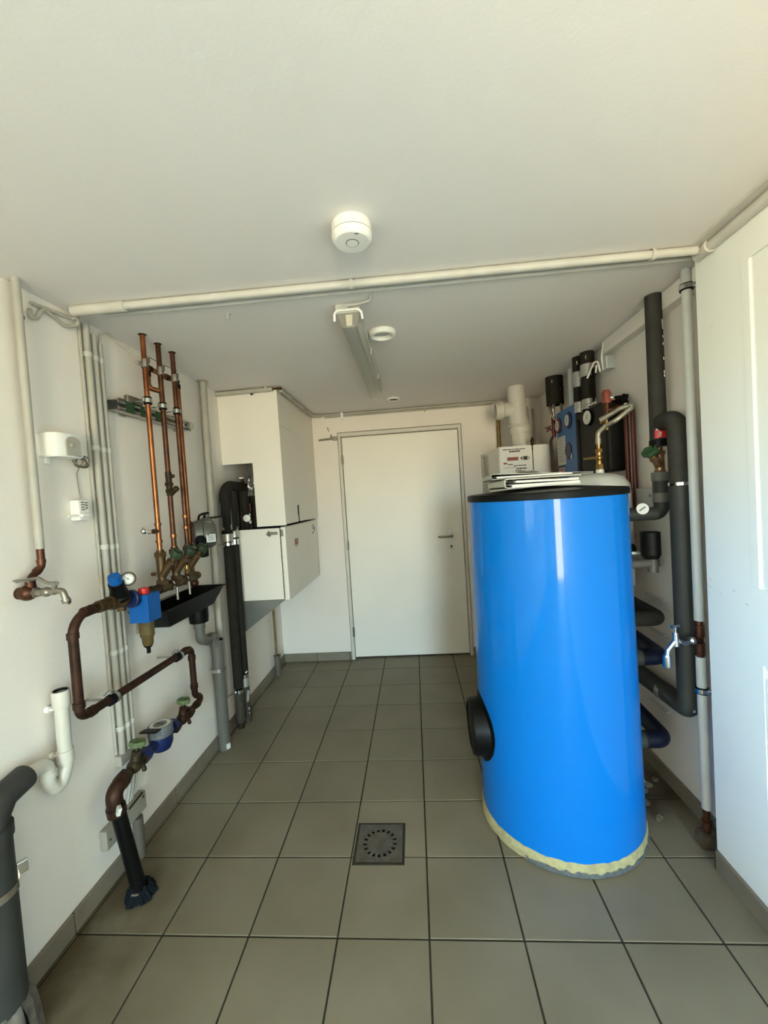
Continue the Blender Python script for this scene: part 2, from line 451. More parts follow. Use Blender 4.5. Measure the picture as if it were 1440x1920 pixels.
# near right-hand panelled partition
b = NB()
UP, LP = (-3.25, -2.372, 1.078, 2.07), (-3.25, -2.352, .16, .845)
box(b, (XP + .005, YF, -.05), (XR, YP, ZC))
for lo, hi in (((YP - .001, 0), (UP[1], ZC)),): pass
def face(y0, y1, z0, z1): box(b, (XP, y0, z0), (XP + .016, y1, z1))
face(UP[1], YP, -.05, ZC); face(YF, UP[0], -.05, ZC)
face(UP[0], UP[1], UP[3], ZC); face(UP[0], UP[1], LP[3], UP[2]); face(UP[0], UP[1], -.05, LP[2]); face(LP[1], UP[1], LP[2], LP[3]) if LP[1] < UP[1] else None
part = struct('wall_right_front', b, m_part)
def frame_strip(y0, y1, z0, z1, w, x0, x1, nm):
    b = NB()
    box(b, (x0, y0, z0), (x1, y1, z0 + w), .002); box(b, (x0, y0, z1 - w), (x1, y1, z1), .002)
    box(b, (x0, y0, z0 + w), (x1, y0 + w, z1 - w), .002); box(b, (x0, y1 - w, z0 + w), (x1, y1, z1 - w), .002)
    obj(nm, b, m_part, part)
frame_strip(UP[0] - .03, UP[1] + .032, UP[2] - .028, UP[3] + .022, .030, XP - .0012, XP + .003, 'panel_moulding')
frame_strip(LP[0] + .02, LP[1] - .022, LP[2] + .03, LP[3] - .035, .012, XP + .002, XP + .0065, 'panel_moulding')
b = NB(); box(b, (XP + .003, UP[0] + .02, UP[2] + .02), (XP + .0145, UP[1] - .008, UP[3] - .012), .002); obj('panel', b, m_part, part)
b = NB(); box(b, (XP + .0025, LP[0] + .04, LP[2] + .05), (XP + .0145, LP[1] - .05, LP[3] - .06), .003); obj('panel', b, m_part, part)
b = NB()
for y, z, l, a in ((-2.166, 1.072, .014, .5), (-2.166, 1.046, .016, .6), (-2.21, 1.031, .004, 0), (-2.27, 1.052, .012, .15), (-2.32, 1.02, .012, .1), (-2.215, 1.93, .006, 1.0)):
    obox(b, (XP - .0006, y, z), (.0016, l, .0022), (a, 0, 0))
obj('scuff', b, m_frame, part)

# window in the left wall (out of frame, gives the daylight)
b = NB()
y0, y1, z0, z1 = WIN
for lo, hi in (((y0, z0), (y1, z0 + .05)), ((y0, z1 - .05), (y1, z1)), ((y0, z0 + .05), (y0 + .05, z1 - .05)), ((y1 - .05, z0 + .05), (y1, z1 - .05))):
    box(b, (XL - .43, lo[0], lo[1]), (XL - .37, hi[0], hi[1]), .004)
w1 = struct('window_1', b, m_part)
b = NB(); box(b, (XL - .405, y0 + .05, z0 + .05), (XL - .399, y1 - .05, z1 - .05)); obj('pane', b, m_glass, w1, smooth=False)
# doorway behind the camera
b = NB()
x0, x1, z0, z1 = DOR
box(b, (x0, YF - .14, 0), (x0 + .03, YF + .012, z1), .003); box(b, (x1 - .03, YF - .14, 0), (x1, YF + .012, z1), .003); box(b, (x0 + .03, YF - .14, z1 - .03), (x1 - .03, YF + .012, z1), .003)
struct('door_2', b, m_frame)

# back door
b = NB()
box(b, (-.596, YB - .006, 0), (-.570, .02, 2.024), .003); box(b, (.456, YB - .006, 0), (.481, .02, 2.024), .003)
box(b, (-.570, YB - .006, 1.992), (.456, .02, 2.024), .003)
box(b, (-.570, -.030, 0), (-.563, .03, 1.992)); box(b, (.450, -.030, 0), (.456, .03, 1.992)); box(b, (-.563, -.03, 1.984), (.450, .03, 1.992))
door = struct('door_1', b, m_frame, smooth=True)
b = NB(); box(b, (-.566, -.062, .014), (.452, -.022, 1.984), .002); leaf = obj('door_leaf', b, m_door, door)
for z in (1.79, 1.03, .25):
    b = NB(); cyl(b, (-.570, -.086, z - .042), (-.570, -.086, z + .042), .009); box(b, (-.580, -.086, z - .038), (-.560, -.066, z + .038))
    obj('hinge', b, m_nickel, door)
b = NB()
pl = [(.344 + .024 * math.cos(a), 1.110 + .024 * math.sin(a)) for a in [k * PI / 10 for k in range(11)]] + [(.344 + .024 * math.cos(a), .952 + .024 * math.sin(a)) for a in [PI + k * PI / 10 for k in range(11)]]
prism(b, pl, 'y', -.0695, -.062); obj('handle_plate', b, m_white, leaf)
b = NB(); tube(b, [(.350, -.066, 1.060), (.350, -.112, 1.060), (.238, -.112, 1.060), (.238, -.094, 1.060)], .0085, .012); lathe(b, [(.013, 0), (.013, .012)], (.350, -.081, 1.06), (0, 1, 0)); obj('door_handle', b, m_nickel, leaf)
b = NB(); cyl(b, (.344, -.0712, .972), (.344, -.068, .972), .0085); box(b, (.340, -.0712, .952), (.348, -.068, .972)); obj('keyhole', b, m_ink, leaf)

# skirting tiles
def skirting(name, pts_):
    first = NB(); box(first, pts_[0][0], pts_[0][1])
    base = struct(name, first, m_grout)
    return base
def skirt_run(name, axis, fixed, a0, a1, thick, h=.075, off=0.0):
    """grout backing plus a row of skirting tiles; axis is the running direction"""
    s = 1 if thick > 0 else -1
    b = NB()
    if axis == 'y': box(b, (min(fixed, fixed + thick * .8), a0, 0), (max(fixed, fixed + thick * .8), a1, h - .002))
    else: box(b, (a0, min(fixed, fixed + thick * .8), 0), (a1, max(fixed, fixed + thick * .8), h - .002))
    base = struct(name, b, m_grout)
    k0 = math.floor((a0 - off) / T); k1 = math.ceil((a1 - off) / T)
    for k in range(k0, k1):
        u, v = max(a0, off + k * T + .0015), min(a1, off + (k + 1) * T - .0015)
        if v - u < .01: continue
        b = NB()
        lo, hi = min(fixed, fixed + thick), max(fixed, fixed + thick)
        if axis == 'y': box(b, (lo, u, .001), (hi, v, h), .0022, 1)
        else: box(b, (u, lo, .001), (v, hi, h), .0022, 1)
        obj('skirting_tile', b, m_skirt, base, smooth=False)
skirt_run('baseboard_left', 'y', XL, YF, YB - .012, .012)
skirt_run('baseboard_back', 'x', YB, XL, -.601, -.012, off=-.015)
skirt_run('baseboard_back_right', 'x', YB, .486, XR - .013, -.012)
skirt_run('baseboard_right', 'y', XR, YP + .002, YB - .013, -.012)
skirt_run('baseboard_right_front', 'y', XP, YF, YP, -.012, off=-.05)
# white trunking strip along the top of the right wall
b = NB(); box(b, (XR - .048, -2.07, 2.128), (XR, -1.36, ZC - .001), .003); struct('trim_1', b, m_wall)

# ================================================================== ceiling things
t = thing('smoke_detector', 'round white smoke detector on the ceiling in front of the conduits', 'smoke detector', (-.092, -2.50, ZC))
b = NB(); lathe(b, [(.054, 0), (.056, -.004), (.056, -.027)], (-.092, -2.50, ZC)); obj('base', b, m_white, t)
b = NB(); lathe(b, [(.052, 0), (.0575, -.003), (.057, -.012), (.050, -.022), (.046, -.0235), (.0, -.0235)], (-.092, -2.50, ZC - .0275), seg=48); obj('sensor_head', b, m_white, t)
b = NB(); ring(b, (-.092, -2.50, ZC - .0512), (0, 0, 1), .0175, .0010, 40, 6); obj('test_button_ring', b, m_ink, t)
b = NB(); lathe(b, [(.0165, 0), (.0165, -.0015)], (-.092, -2.50, ZC - .0510)); obj('test_button', b, m_white, t)
b = NB()
for k in range(3): box(b, (-.080 + k * .004, -2.541, ZC - .0518), (-.0775 + k * .004, -2.538, ZC - .0505))
obj('print', b, m_ink, t)

# ceiling conduits
def conduit(name, label, pts, r, material, group, clips=(), fil=.02, clip_w=.012, clip_m=None, cat='conduit', extra=None):
    t = thing(name, label, cat, pts[0], group)
    b = NB(); tube(b, pts, r, fil); obj('pipe', b, material, t)
    for c, d in clips:
        b = NB(); d = V(d).normalized(); cyl(b, V(c) - d * clip_w / 2, V(c) + d * clip_w / 2, r * 1.28)
        n = extra or V((0, 0, 1))
        x, y, z = frame_of(d)
        obox_to = V(c) + V(n) * (r * .9)
        sz = V((.02 + r, .02 + r, .02 + r)) * .6
        for i in range(3):
            if abs(d[i]) > .7: sz[i] = clip_w
        box(b, obox_to - sz / 2, obox_to + sz / 2)
        obj('clip', b, clip_m or material, t)
    return t
G1 = 'conduits crossing the ceiling'
t = conduit('ceiling_conduit', 'thicker painted conduit crossing the ceiling from left to right', [(-1.165, -2.232, ZC - .016), (1.045, -2.205, ZC - .016)], .0135, m_cond2, G1,
        [((-.135, -2.219, ZC - .016), (1, 0, 0)), ((.885, -2.207, ZC - .016), (1, 0, 0))])
b = NB(); cyl(b, (-1.165, -2.232, ZC - .017), (-.965, -2.229, ZC - .017), .0185); obj('coupling_sleeve', b, m_cond2, t)
conduit('ceiling_conduit', 'thinner painted conduit on the far side of the thick ceiling conduit', [(-1.10, -2.158, ZC - .0075), (1.05, -2.138, ZC - .0075)], .0072, m_cond2, G1)
t = conduit('partition_conduit', 'painted conduit along the top of the near right panelled partition', [(XP - .012, -2.175, ZC - .022), (XP - .017, YF + .01, ZC - .022)], .0165, m_cond2, None,
        [((XP - .0145, -2.235, ZC - .022), (0, 1, 0))], extra=V((1, 0, 0)))
b = NB(); box(b, (XP - .055, YF + .01, ZC - .008), (XP, -2.175, ZC)); obj('cover_strip', b, m_cond2, t)
# cable loops over the left wall by the ceiling
b = NB()
tube(b, [(XL + .012, -2.36, 2.135), (XL + .02, -2.375, 2.10), (XL + .014, -2.34, 2.115), (XL + .012, -2.31, 2.165), (XL + .012, -2.22, 2.135), (XL + .03, -2.17, 2.16), (XL + .05, -2.215, 2.185)], .0065, .03)
tube(b, [(XL + .010, -2.355, 2.160), (XL + .010, -2.27, 2.170), (XL + .030, -2.19, 2.170), (XL + .06, -2.222, 2.183)], .006, .03)
tag(obj('cable_pair', b, m_cond, origin=(XL, -2.30, 2.14)), 'two painted cables sagging along the left wall under the ceiling', 'cable')

# tube light
LX, L0, L1 = -.177, -2.045, -.84
t = thing('tube_light', 'long fluorescent tube light with dusty clear cover on the ceiling', 'lamp', (LX, (L0 + L1) / 2, ZC))
b = NB(); prism(b, [(LX - .048, ZC), (LX - .050, ZC - .030), (LX - .046, ZC - .034), (LX + .046, ZC - .034), (LX + .050, ZC - .030), (LX + .048, ZC)], 'y', L0, L1); obj('housing', b, m_cond2, t)
def dpoly(k): return [(LX - .046 * k, ZC - .033), (LX - .032 * k, ZC - .083 * (1 if k == 1 else .97)), (LX - .02 * k, ZC - .088 * (1 if k == 1 else .97)), (LX + .02 * k, ZC - .088 * (1 if k == 1 else .97)), (LX + .032 * k, ZC - .083 * (1 if k == 1 else .97)), (LX + .046 * k, ZC - .033)]
b = NB()
P = dpoly(1)
rows = [[b.verts.new((x, y, z)) for x, z in P] for y in (L0 + .012, L1 - .012)]
for k in range(len(P) - 1): b.faces.new((rows[0][k], rows[0][k + 1], rows[1][k + 1], rows[1][k]))
b.faces.new(rows[0]); b.faces.new(list(reversed(rows[1]))); obj('diffuser', b, m_diff, t, smooth=False)
b = NB(); cyl(b, (LX, L0 + .05, ZC - .056), (LX, L1 - .05, ZC - .056), .013); obj('fluorescent_tube', b, m_white, t)
b = NB(); prism(b, [(LX - .012, ZC - .036), (LX - .010, ZC - .080), (LX + .012, ZC - .080), (LX + .016, ZC - .036)], 'y', L0 + .014, L0 + .04); obj('lamp_holder', b, m_white, t)
b = NB(); tube(b, [(LX - .056, L0 + .006, ZC - .062), (LX - .054, L0 - .002, ZC - .036), (LX - .040, L0 - .006, ZC - .026), (LX + .040, L0 - .006, ZC - .026), (LX + .054, L0 - .002, ZC - .036), (LX + .056, L0 + .006, ZC - .062)], .005, .012); obj('end_clip', b, m_white, t)
b = NB(); lathe(b, [(.008, 0), (.008, .016), (.005, .018)], (LX - .006, L0, ZC - .017), (0, -1, 0)); obj('cable_gland', b, m_cond2, t)
b = NB(); tube(b, [(LX - .006, L0 - .012, ZC - .017), (LX - .004, L0 - .022, ZC - .017), (LX + .05, L0 - .020, ZC - .014), (LX + .095, L0 - .035, ZC - .012), (LX + .100, L0 - .062, ZC + .001)], .0042, .02); obj('supply_cable', b, m_cond2, t)
for y in (-1.62, -1.20):
    for s in (-1, 1):
        b = NB(); obox(b, (LX + s * .049, y, ZC - .042), (.006, .012, .03), (0, s * .15, 0), .001); obj('clasp', b, m_cond2, t)
t = thing('ceiling_valve', 'round white ceiling vent beside the tube light', 'vent', (-.068, -1.745, ZC))
b = NB(); lathe(b, [(.062, 0), (.064, -.008), (.058, -.020), (.048, -.022), (.043, -.012), (.040, -.002)], (-.062, -1.742, ZC), cap=False, seg=40); obj('rim', b, m_white, t)
b = NB(); lathe(b, [(.041, -.001), (.036, -.006), (0, -.008)], (-.062, -1.742, ZC), seg=32); obj('disc', b, m_cond2, t)
t = thing('ceiling_vent', 'small round grille in the ceiling near the back door', 'vent', (-.071, -.456, ZC))
b = NB(); lathe(b, [(.050, 0), (.049, -.010), (.042, -.014), (.038, -.010), (.036, -.002)], (-.071, -.456, ZC), cap=False); obj('rim', b, m_white, t)
b = NB(); lathe(b, [(.040, -.001), (0, -.001)], (-.071, -.456, ZC), cap=False)
for k in range(-3, 4): box(b, (-.071 - .034, -.456 + k * .010 - .003, ZC - .008), (-.071 + .034, -.456 + k * .010 + .003, ZC - .003))
obj('grille', b, m_bronze, t)
b = NB(); tube(b, [(-.655, -2.06, ZC), (-.655, -2.062, ZC - .02), (-.648, -2.085, ZC - .032), (-.643, -2.10, ZC - .02)], .0028, .008); lathe(b, [(.011, 0), (.009, -.003)], (-.655, -2.06, ZC))
tag(obj('ceiling_hook', b, m_cond2, origin=(-.655, -2.06, ZC)), 'small wire hook hanging from the ceiling left of the tube light', 'hook')

# floor drain
t = thing('floor_drain', 'square steel floor drain with a ring of slots', 'drain', (-.19, -2.032, 0))
dcx, dcy, hs = -.1895, -2.0325, .1015
b = NB()
n = 48; Ro, Ri = .070, .053
outer, inner = [], []
for k in range(n):
    a = 2 * PI * k / n; ca, sa = math.cos(a), math.sin(a); s = (hs - .0085) / max(abs(ca), abs(sa))
    outer.append((dcx + ca * s, dcy + sa * s)); inner.append((dcx + ca * Ro, dcy + sa * Ro))
tv = [b.verts.new((x, y, .002)) for x, y in outer]; iv = [b.verts.new((x, y, .002)) for x, y in inner]; lv = [b.verts.new((x, y, -.006)) for x, y in inner]
for k in range(n):
    k2 = (k + 1) % n
    b.faces.new((tv[k], tv[k2], iv[k2], iv[k])); b.faces.new((iv[k], iv[k2], lv[k2], lv[k]))
obj('cover_plate', b, m_drain, t, smooth=False)
b = NB()
for lo, hi in (((dcx - hs, dcy - hs), (dcx + hs, dcy - hs + .007)), ((dcx - hs, dcy + hs - .007), (dcx + hs, dcy + hs)), ((dcx - hs, dcy - hs + .007), (dcx - hs + .007, dcy + hs - .007)), ((dcx + hs - .007, dcy - hs + .007), (dcx + hs, dcy + hs - .007))):
    box(b, (*lo, -.01), (*hi, .0012))
obj('frame', b, m_grout, t, smooth=False)
b = NB(); lathe(b, [(Ri, -.006), (Ri, .0016), (Ri - .004, .002), (0, .002)], (dcx, dcy, 0), cap=False, seg=40); obj('centre_disc', b, m_drain, t)
for k in range(17):
    b = NB(); a = 2 * PI * (k + .3) / 17; obox(b, (dcx + math.cos(a) * .0615, dcy + math.sin(a) * .0615, -.001), (.019, .0105, .007), (0, 0, a), .001); obj('bridge', b, m_drain, t)
b = NB(); lathe(b, [(.072, -.0028), (0, -.0028)], (dcx, dcy, 0), cap=False); obj('sump', b, m_blackm, t)

# ================================================================== the blue tank
TX, TY = .597, -1.855
t = thing('water_tank', 'tall glossy blue cylindrical water tank with black lid standing on tiles', 'tank', (TX, TY, 0))
b = NB(); lathe(b, [(.327, .045), (.3285, .05), (.3165, 1.388)], (TX, TY, 0), seg=96); obj('jacket', b, m_bluetank, t)
b = NB()
random.seed(3); seg = 96
prof = [(.300, .0), (.334, .004), (.334, .022), (.333, .040), (.328, .050), (.30, .050)]
g = []
for k in range(seg):
    a = 2 * PI * k / seg; j = random.uniform(-.0025, .0025)
    g.append([b.verts.new((TX + math.cos(a) * (r + j * (0.5 < i < 4.5)), TY + math.sin(a) * (r + j * (0.5 < i < 4.5)), z + j * (i > 2) * .6)) for i, (r, z) in enumerate(prof)])
for k in range(seg):
    for i in range(len(prof) - 1): b.faces.new((g[k][i], g[(k + 1) % seg][i], g[(k + 1) % seg][i + 1], g[k][i + 1]))
obj('foam_ring', b, m_foam, t)
b = NB(); g = []
for k in range(49):
    a = PI * 1.28 + (PI * .60) * k / 48; h = .010 + .012 * random.random()
    g.append([b.verts.new((TX + math.cos(a) * r, TY + math.sin(a) * r, z)) for r, z in ((.3365, .001), (.3385, .004), (.3375, h), (.332, h + .004))])
for k in range(48):
    for i in range(3): b.faces.new((g[k][i], g[k + 1][i], g[k + 1][i + 1], g[k][i + 1]))
obj('torn_foil', b, m_greyrag, t)
b = NB(); lathe(b, [(.318, 1.384), (.322, 1.386), (.323, 1.404), (.3205, 1.411), (.310, 1.414), (.15, 1.428), (0, 1.434)], (TX, TY, 0), seg=96); lid = obj('lid', b, m_black, t)
# inspection flange on the left side
FZ = .395
b = NB()
prof = [(.150, -.006), (.150, .004), (.144, .006), (.121, .010), (.118, .042), (.112, .050), (.098, .052), (.096, .046), (0, .046)]
lathe(b, [(0, -.006)] + prof, (TX - .321, TY - .012, FZ), (-1, -.02, 0), seg=48)
for v in b.verts:                               # bend the flange rim onto the jacket
    dy = v.co.y - TY
    if v.co.x > TX - .345: v.co.x += .326 - math.sqrt(max(.0001, .326 ** 2 - dy * dy))
fl = obj('inspection_cover', b, m_black, t)

# binders lying on the lid
def rotz(bm, c, a):
    bmesh.ops.rotate(bm, cent=V(c), matrix=Matrix.Rotation(a, 3, 'Z'), verts=bm.verts)
def binder(label, x0, x1, y0, y1, z, h, cover, thick, rz, pages, taper=0.0):
    t = thing('ring_binder', label, 'binder', ((x0 + x1) / 2, (y0 + y1) / 2, z), 'binders lying on the tank lid')
    c = ((x0 + x1) / 2, (y0 + y1) / 2, z)
    w = thick
    h2 = h * (1 - taper)
    b = NB(); r = min(.012, h * .3)
    outer = [(x1, z), (x0 + r, z), (x0 + r * .3, z + r * .3), (x0, z + r), (x0, z + h - r), (x0 + r * .3, z + h - r * .3), (x0 + r, z + h), (x1, z + h2)]
    inner = [(x1, z + h2 - w), (x0 + r, z + h - w), (x0 + w + r * .2, z + h - w - r * .2), (x0 + w, z + h - r), (x0 + w, z + r), (x0 + w + r * .2, z + w + r * .2), (x0 + r, z + w), (x1, z + w)]
    prism(b, outer + inner, 'y', y0, y1); rotz(b, c, rz); obj('cover', b, cover, t)
    b = NB(); box(b, (x0 + w, y0 + .02, z + w), (x0 + w + .05, y1 - .02, z + w + .004))
    for yy in (y0 + .05, y1 - .05): ring(b, (x0 + .035, yy, z + h / 2), (0, 1, 0), h * .33, .0018, 20, 6)
    rotz(b, c, rz); obj('ring_mechanism', b, m_blackm, t)
    for k, (a0, a1, zz, hh, tl) in enumerate(pages):
        b = NB(); obox(b, ((a0 + a1) / 2, (y0 + y1) / 2, z + zz + hh / 2), (a1 - a0, (y1 - y0) - .012, hh), (0, tl, 0)); rotz(b, c, rz); obj('paper_stack', b, m_paper, t)
    return t
BZ = 1.4345
binder('white ring binder full of papers lying lowest on the black tank lid', .385, .675, -2.06, -1.76, 1.4335, .036, m_cover, .0022, .03,
       [(.415, .672, .0035, .010, -.006), (.430, .668, .018, .008, .012)])
binder('slimmer grey white binder lying on top of the thicker binder', .352, .735, -2.04, -1.75, 1.4715, .022, m_coverg, .0018, -.05, [(.375, .66, .004, .006, .004)], .72)
t = None
b = NB()
random.seed(5)
n = 9; g = [[b.verts.new((.47 + .085 * i / (n - 1), -1.99 + .09 * j / (n - 1), 1.4955 - .004 * i / (n - 1) * 1.5 + (random.uniform(0, .010) if 0 < i < n - 1 and 0 < j < n - 1 else 0))) for j in range(n)] for i in range(n)]
for i in range(n - 1):
    for j in range(n - 1): b.faces.new((g[i][j], g[i + 1][j], g[i + 1][j + 1], g[i][j + 1]))
bmesh.ops.solidify(b, geom=b.faces[:], thickness=.0008)
tag(obj('plastic_sleeve', b, m_diff, origin=(.51, -1.95, 1.488)), 'crumpled clear plastic sleeve on top of the binders', 'sleeve')

# ================================================================== left wall: pipes
# painted riser with tap
AX, AY = -1.185, -2.428
t = thing('tap_pipe', 'painted vertical pipe with bare copper end at the far left', 'pipe', (AX, AY, 1.2))
b = NB(); cyl(b, (AX, AY, 1.333), (AX, AY, ZC), .0125); obj('painted_pipe', b, m_cond, t)
b = NB(); tube(b, [(AX, AY, 1.334), (AX, AY, 1.275), (AX, -2.470, 1.245), (AX, -2.472, 1.205)], .011, .018)
collar(b, (AX, AY, 1.292), (0, 0, 1), .0115, .012); collar(b, (AX, -2.444, 1.264), (0, 1, .72), .0115, .012); collar(b, (AX, -2.471, 1.23), (0, 0, 1), .0115, .014); obj('copper_pipe', b, m_copper_old, t)
b = NB(); box(b, (XL, AY + .018, 2.085), (XL + .022, AY + .036, 2.100), .003); tube(b, [(XL + .01, AY + .027, 2.09), (AX, AY + .006, 2.09)], .004, seg=8); obj('pipe_clip', b, m_ink, t)
t = thing('wall_tap', 'old brass wall tap with long lever under the left painted pipe', 'tap', (AX, -2.475, 1.2))
b = NB(); sphere(b, (AX - .006, -2.478, 1.200), .026, (1, 1, .95)); cyl(b, (AX, -2.473, 1.205), (AX, -2.472, 1.238), .017, .013); cyl(b, (XL, -2.478, 1.2), (AX, -2.478, 1.2), .019); obj('brass_elbow', b, m_copper_old, t)
b = NB(); cyl(b, (AX + .012, -2.475, 1.2), (AX + .048, -2.475, 1.2), .0125); sphere(b, (AX + .055, -2.475, 1.2), .0155, (1.1, 1, 1)); cyl(b, (AX + .06, -2.475, 1.2), (AX + .085, -2.475, 1.2), .0105)
hexn(b, (AX + .012, -2.475, 1.2), (AX + .024, -2.475, 1.2), .0165)
tube(b, [(AX + .075, -2.475, 1.2), (AX + .108, -2.475, 1.203), (AX + .118, -2.475, 1.170)], .0095, .014); cyl(b, (AX + .115, -2.475, 1.176), (AX + .120, -2.475, 1.165), .0125); cyl(b, (AX + .120, -2.475, 1.166), (AX + .129, -2.475, 1.163), .006)
obj('tap_body', b, m_nickel, t)
b = NB(); cyl(b, (AX + .078, -2.475, 1.2), (AX + .088, -2.478, 1.224), .007); hexn(b, (AX + .088, -2.478, 1.222), (AX + .09, -2.478, 1.230), .010)
tube(b, [(AX + .09, -2.478, 1.224), (AX + .062, -2.48, 1.230), (AX + .040, -2.483, 1.246), (AX - .030, -2.488, 1.240)], [.005] * 4); obox(b, (AX - .01, -2.487, 1.2405), (.06, .018, .004), (0, .08, 0), .0015); obj('lever', b, m_nickel, t)

# conduits down the left wall
names = ['leftmost of the three painted conduits running down the left wall', 'middle of the three painted conduits running down the left wall', 'rightmost of the three painted conduits running down the left wall']
clipz = (2.06, 1.693, 1.300, .872, .562)
for i, (y, r, zt, zb) in enumerate(((-2.128, .0125, 2.185, .462), (-2.093, .0115, 2.155, .455), (-2.062, .0095, 2.13, .45))):
    t = thing('wall_conduit', names[i], 'conduit', (XL + .016, y, zb), 'conduits down the left wall')
    b = NB(); cyl(b, (XL + .016, y, zb), (XL + .016, y, zt), r); obj('pipe', b, m_cond, t)
    for z in clipz:
        zz = z - .0 if i else z + .004
        b = NB(); cyl(b, (XL + .016, y, zz - .009), (XL + .016, y, zz + .009), r * 1.18); box(b, (XL, y - r * 1.25, zz - .009), (XL + .012, y + r * 1.25, zz + .009), .001)
        obj('clip', b, m_cond2, t)
b = NB(); tube(b, [(XL + .008, -2.152, .47), (XL + .008, -2.152, 2.16), (XL + .012, -2.165, 2.19)], .0055, .02)
tag(obj('wall_cable', b, m_cond, origin=(XL, -2.152, .47)), 'thin painted cable clipped left of the three conduits on the left wall', 'cable')
b = NB(); tube(b, [(XL + .016, -2.062, 2.125), (XL + .016, -2.055, 2.165), (XL + .02, -2.03, 2.20 - .008), (XL + .03, -1.985, 2.17), (XL + .09, -1.955, 2.115), (-1.083, -1.935, 2.085)], .0045, .03, seg=10)
tag(obj('earth_cable', b, m_cond, origin=(XL + .016, -2.06, 2.125)), 'thin painted cable looping from the conduits to the copper pipes', 'cable')
# end bracket, loose wires, junction box below the conduits
b = NB(); box(b, (XL, -2.155, .420), (XL + .030, -2.045, .462), .003); box(b, (XL + .030, -2.15, .432), (XL + .033, -2.05, .438)); tag(obj('conduit_bracket', b, m_cream, origin=(XL, -2.1, .42)), 'painted bracket closing the bottom of the three wall conduits', 'bracket')
b = NB()
for k in range(3): tube(b, [(XL + .016, -2.09 + k * .012, .425), (XL + .018, -2.085 + k * .012, .37), (XL + .016, -2.105 + k * .022, .30), (XL + .020, -2.13 + k * .012, .25)], .0045, .05, seg=8)
tag(obj('loose_wires', b, m_cond, origin=(XL, -2.09, .25)), 'loose thin wires hanging from the conduit bracket behind the riser', 'wire')
t = thing('cable_box', 'beige flat junction box on the left wall behind the black riser', 'box', (XL, -2.14, .2))
b = NB(); box(b, (XL, -2.262, .165), (XL + .032, -2.035, .242), .006); obj('box_body', b, mat('beige_box', (0.33, 0.30, 0.235), 0.5), t)
b = NB(); cyl(b, (XL + .033, -2.245, .200), (XL + .0305, -2.245, .200), .004); cyl(b, (XL + .033, -2.055, .225), (XL + .0305, -2.055, .225), .005); tube(b, [(XL + .033, -2.14, .236), (XL + .034, -2.06, .246)], .004); obj('screw', b, m_bronze_d, t)
b = NB(); cyl(b, (XL + .030, -2.095, 0), (XL + .030, -2.095, .168), .020); tag(obj('floor_sleeve', b, m_sleeve, origin=(XL + .03, -2.095, 0)), 'short grey floor sleeve behind the black riser', 'sleeve')

# white wall device, cable coil, plug
t = thing('siren_box', 'white rounded plastic box mounted on the left wall', 'box', (XL, -2.3, 1.67))
b = NB()
pr_ = [(-2.362 + .118 * (k / 12), 0) for k in range(13)]
poly = [(XL, -2.365), (XL + .035, -2.368), (XL + .060, -2.360), (XL + .070, -2.342), (XL + .073, -2.30), (XL + .066, -2.255), (XL, -2.250)]
prism(b, [(x, y) for x, y in poly], 'z', 1.640, 1.722)
ed = [e_ for e_ in b.edges if abs(e_.verts[0].co.z - e_.verts[1].co.z) < 1e-5]
bmesh.ops.bevel(b, geom=ed, offset=.004, segments=2, affect='EDGES'); obj('housing', b, m_white, t)
b = NB(); ap = [(-2.335, 1.645), (-2.335, 1.690)] + [(-2.305 - .030 * math.cos(a), 1.690 + .022 * math.sin(a)) for a in [k * PI / 8 for k in range(1, 9)]] + [(-2.275, 1.645)]
prism(b, ap, 'x', XL + .060, XL + .0765); obj('arched_cover', b, m_cond, t)
b = NB(); sphere(b, (XL + .0765, -2.315, 1.680), .006); obj('button', b, m_cream, t)
b = NB(); box(b, (XL, -2.35, 1.618), (XL + .012, -2.335, 1.642), .002); obj('wall_lug', b, m_white, t)
b = NB()
random.seed(9)
for k in range(7):
    pts = []
    c = V((XL + .020 + .003 * k, -2.228 + .004 * (k % 3), 1.632)); rr = .022 + .0016 * k
    for q in range(19):
        a = 2 * PI * q / 18; pts.append(c + V((.004 * math.sin(a * 2 + k), rr * math.cos(a), rr * .72 * math.sin(a))))
    tube(b, pts, .0019, seg=6)
tube(b, [(XL + .03, -2.235, 1.70), (XL + .026, -2.222, 1.68), (XL + .02, -2.23, 1.64)], .0022, .01, seg=6)
tube(b, [(XL + .02, -2.225, 1.612), (XL + .006, -2.222, 1.59), (XL + .006, -2.215, 1.50)], .0016, .01, seg=6)
tag(obj('cable_coil', b, m_nickel, origin=(XL + .03, -2.228, 1.632)), 'small coil of thin cable hanging right of the white wall box', 'cable')
t = thing('plug_adapter', 'small white plug adapter on the left wall below the cable coil', 'plug', (XL, -2.24, 1.455))
b = NB(); box(b, (XL, -2.262, 1.415), (XL + .038, -2.212, 1.492), .006); obj('adapter_body', b, m_white, t)
b = NB()
for k in range(4): box(b, (XL + .0375, -2.252, 1.480 - k * .009), (XL + .0386, -2.236 + .003 * (k % 2), 1.484 - k * .009))
for k in range(3): box(b, (XL + .0375, -2.232, 1.478 - k * .010), (XL + .0386, -2.222, 1.483 - k * .010))
obj('print', b, m_nickel, t)
b = NB(); box(b, (XL, -2.262, 1.428), (XL + .052, -2.228, 1.440), .003); cyl(b, (XL + .025, -2.262, 1.433), (XL + .02, -2.292, 1.433), .003); cyl(b, (XL + .038, -2.262, 1.433), (XL + .033, -2.285, 1.433), .003); obj('pins', b, m_white, t)

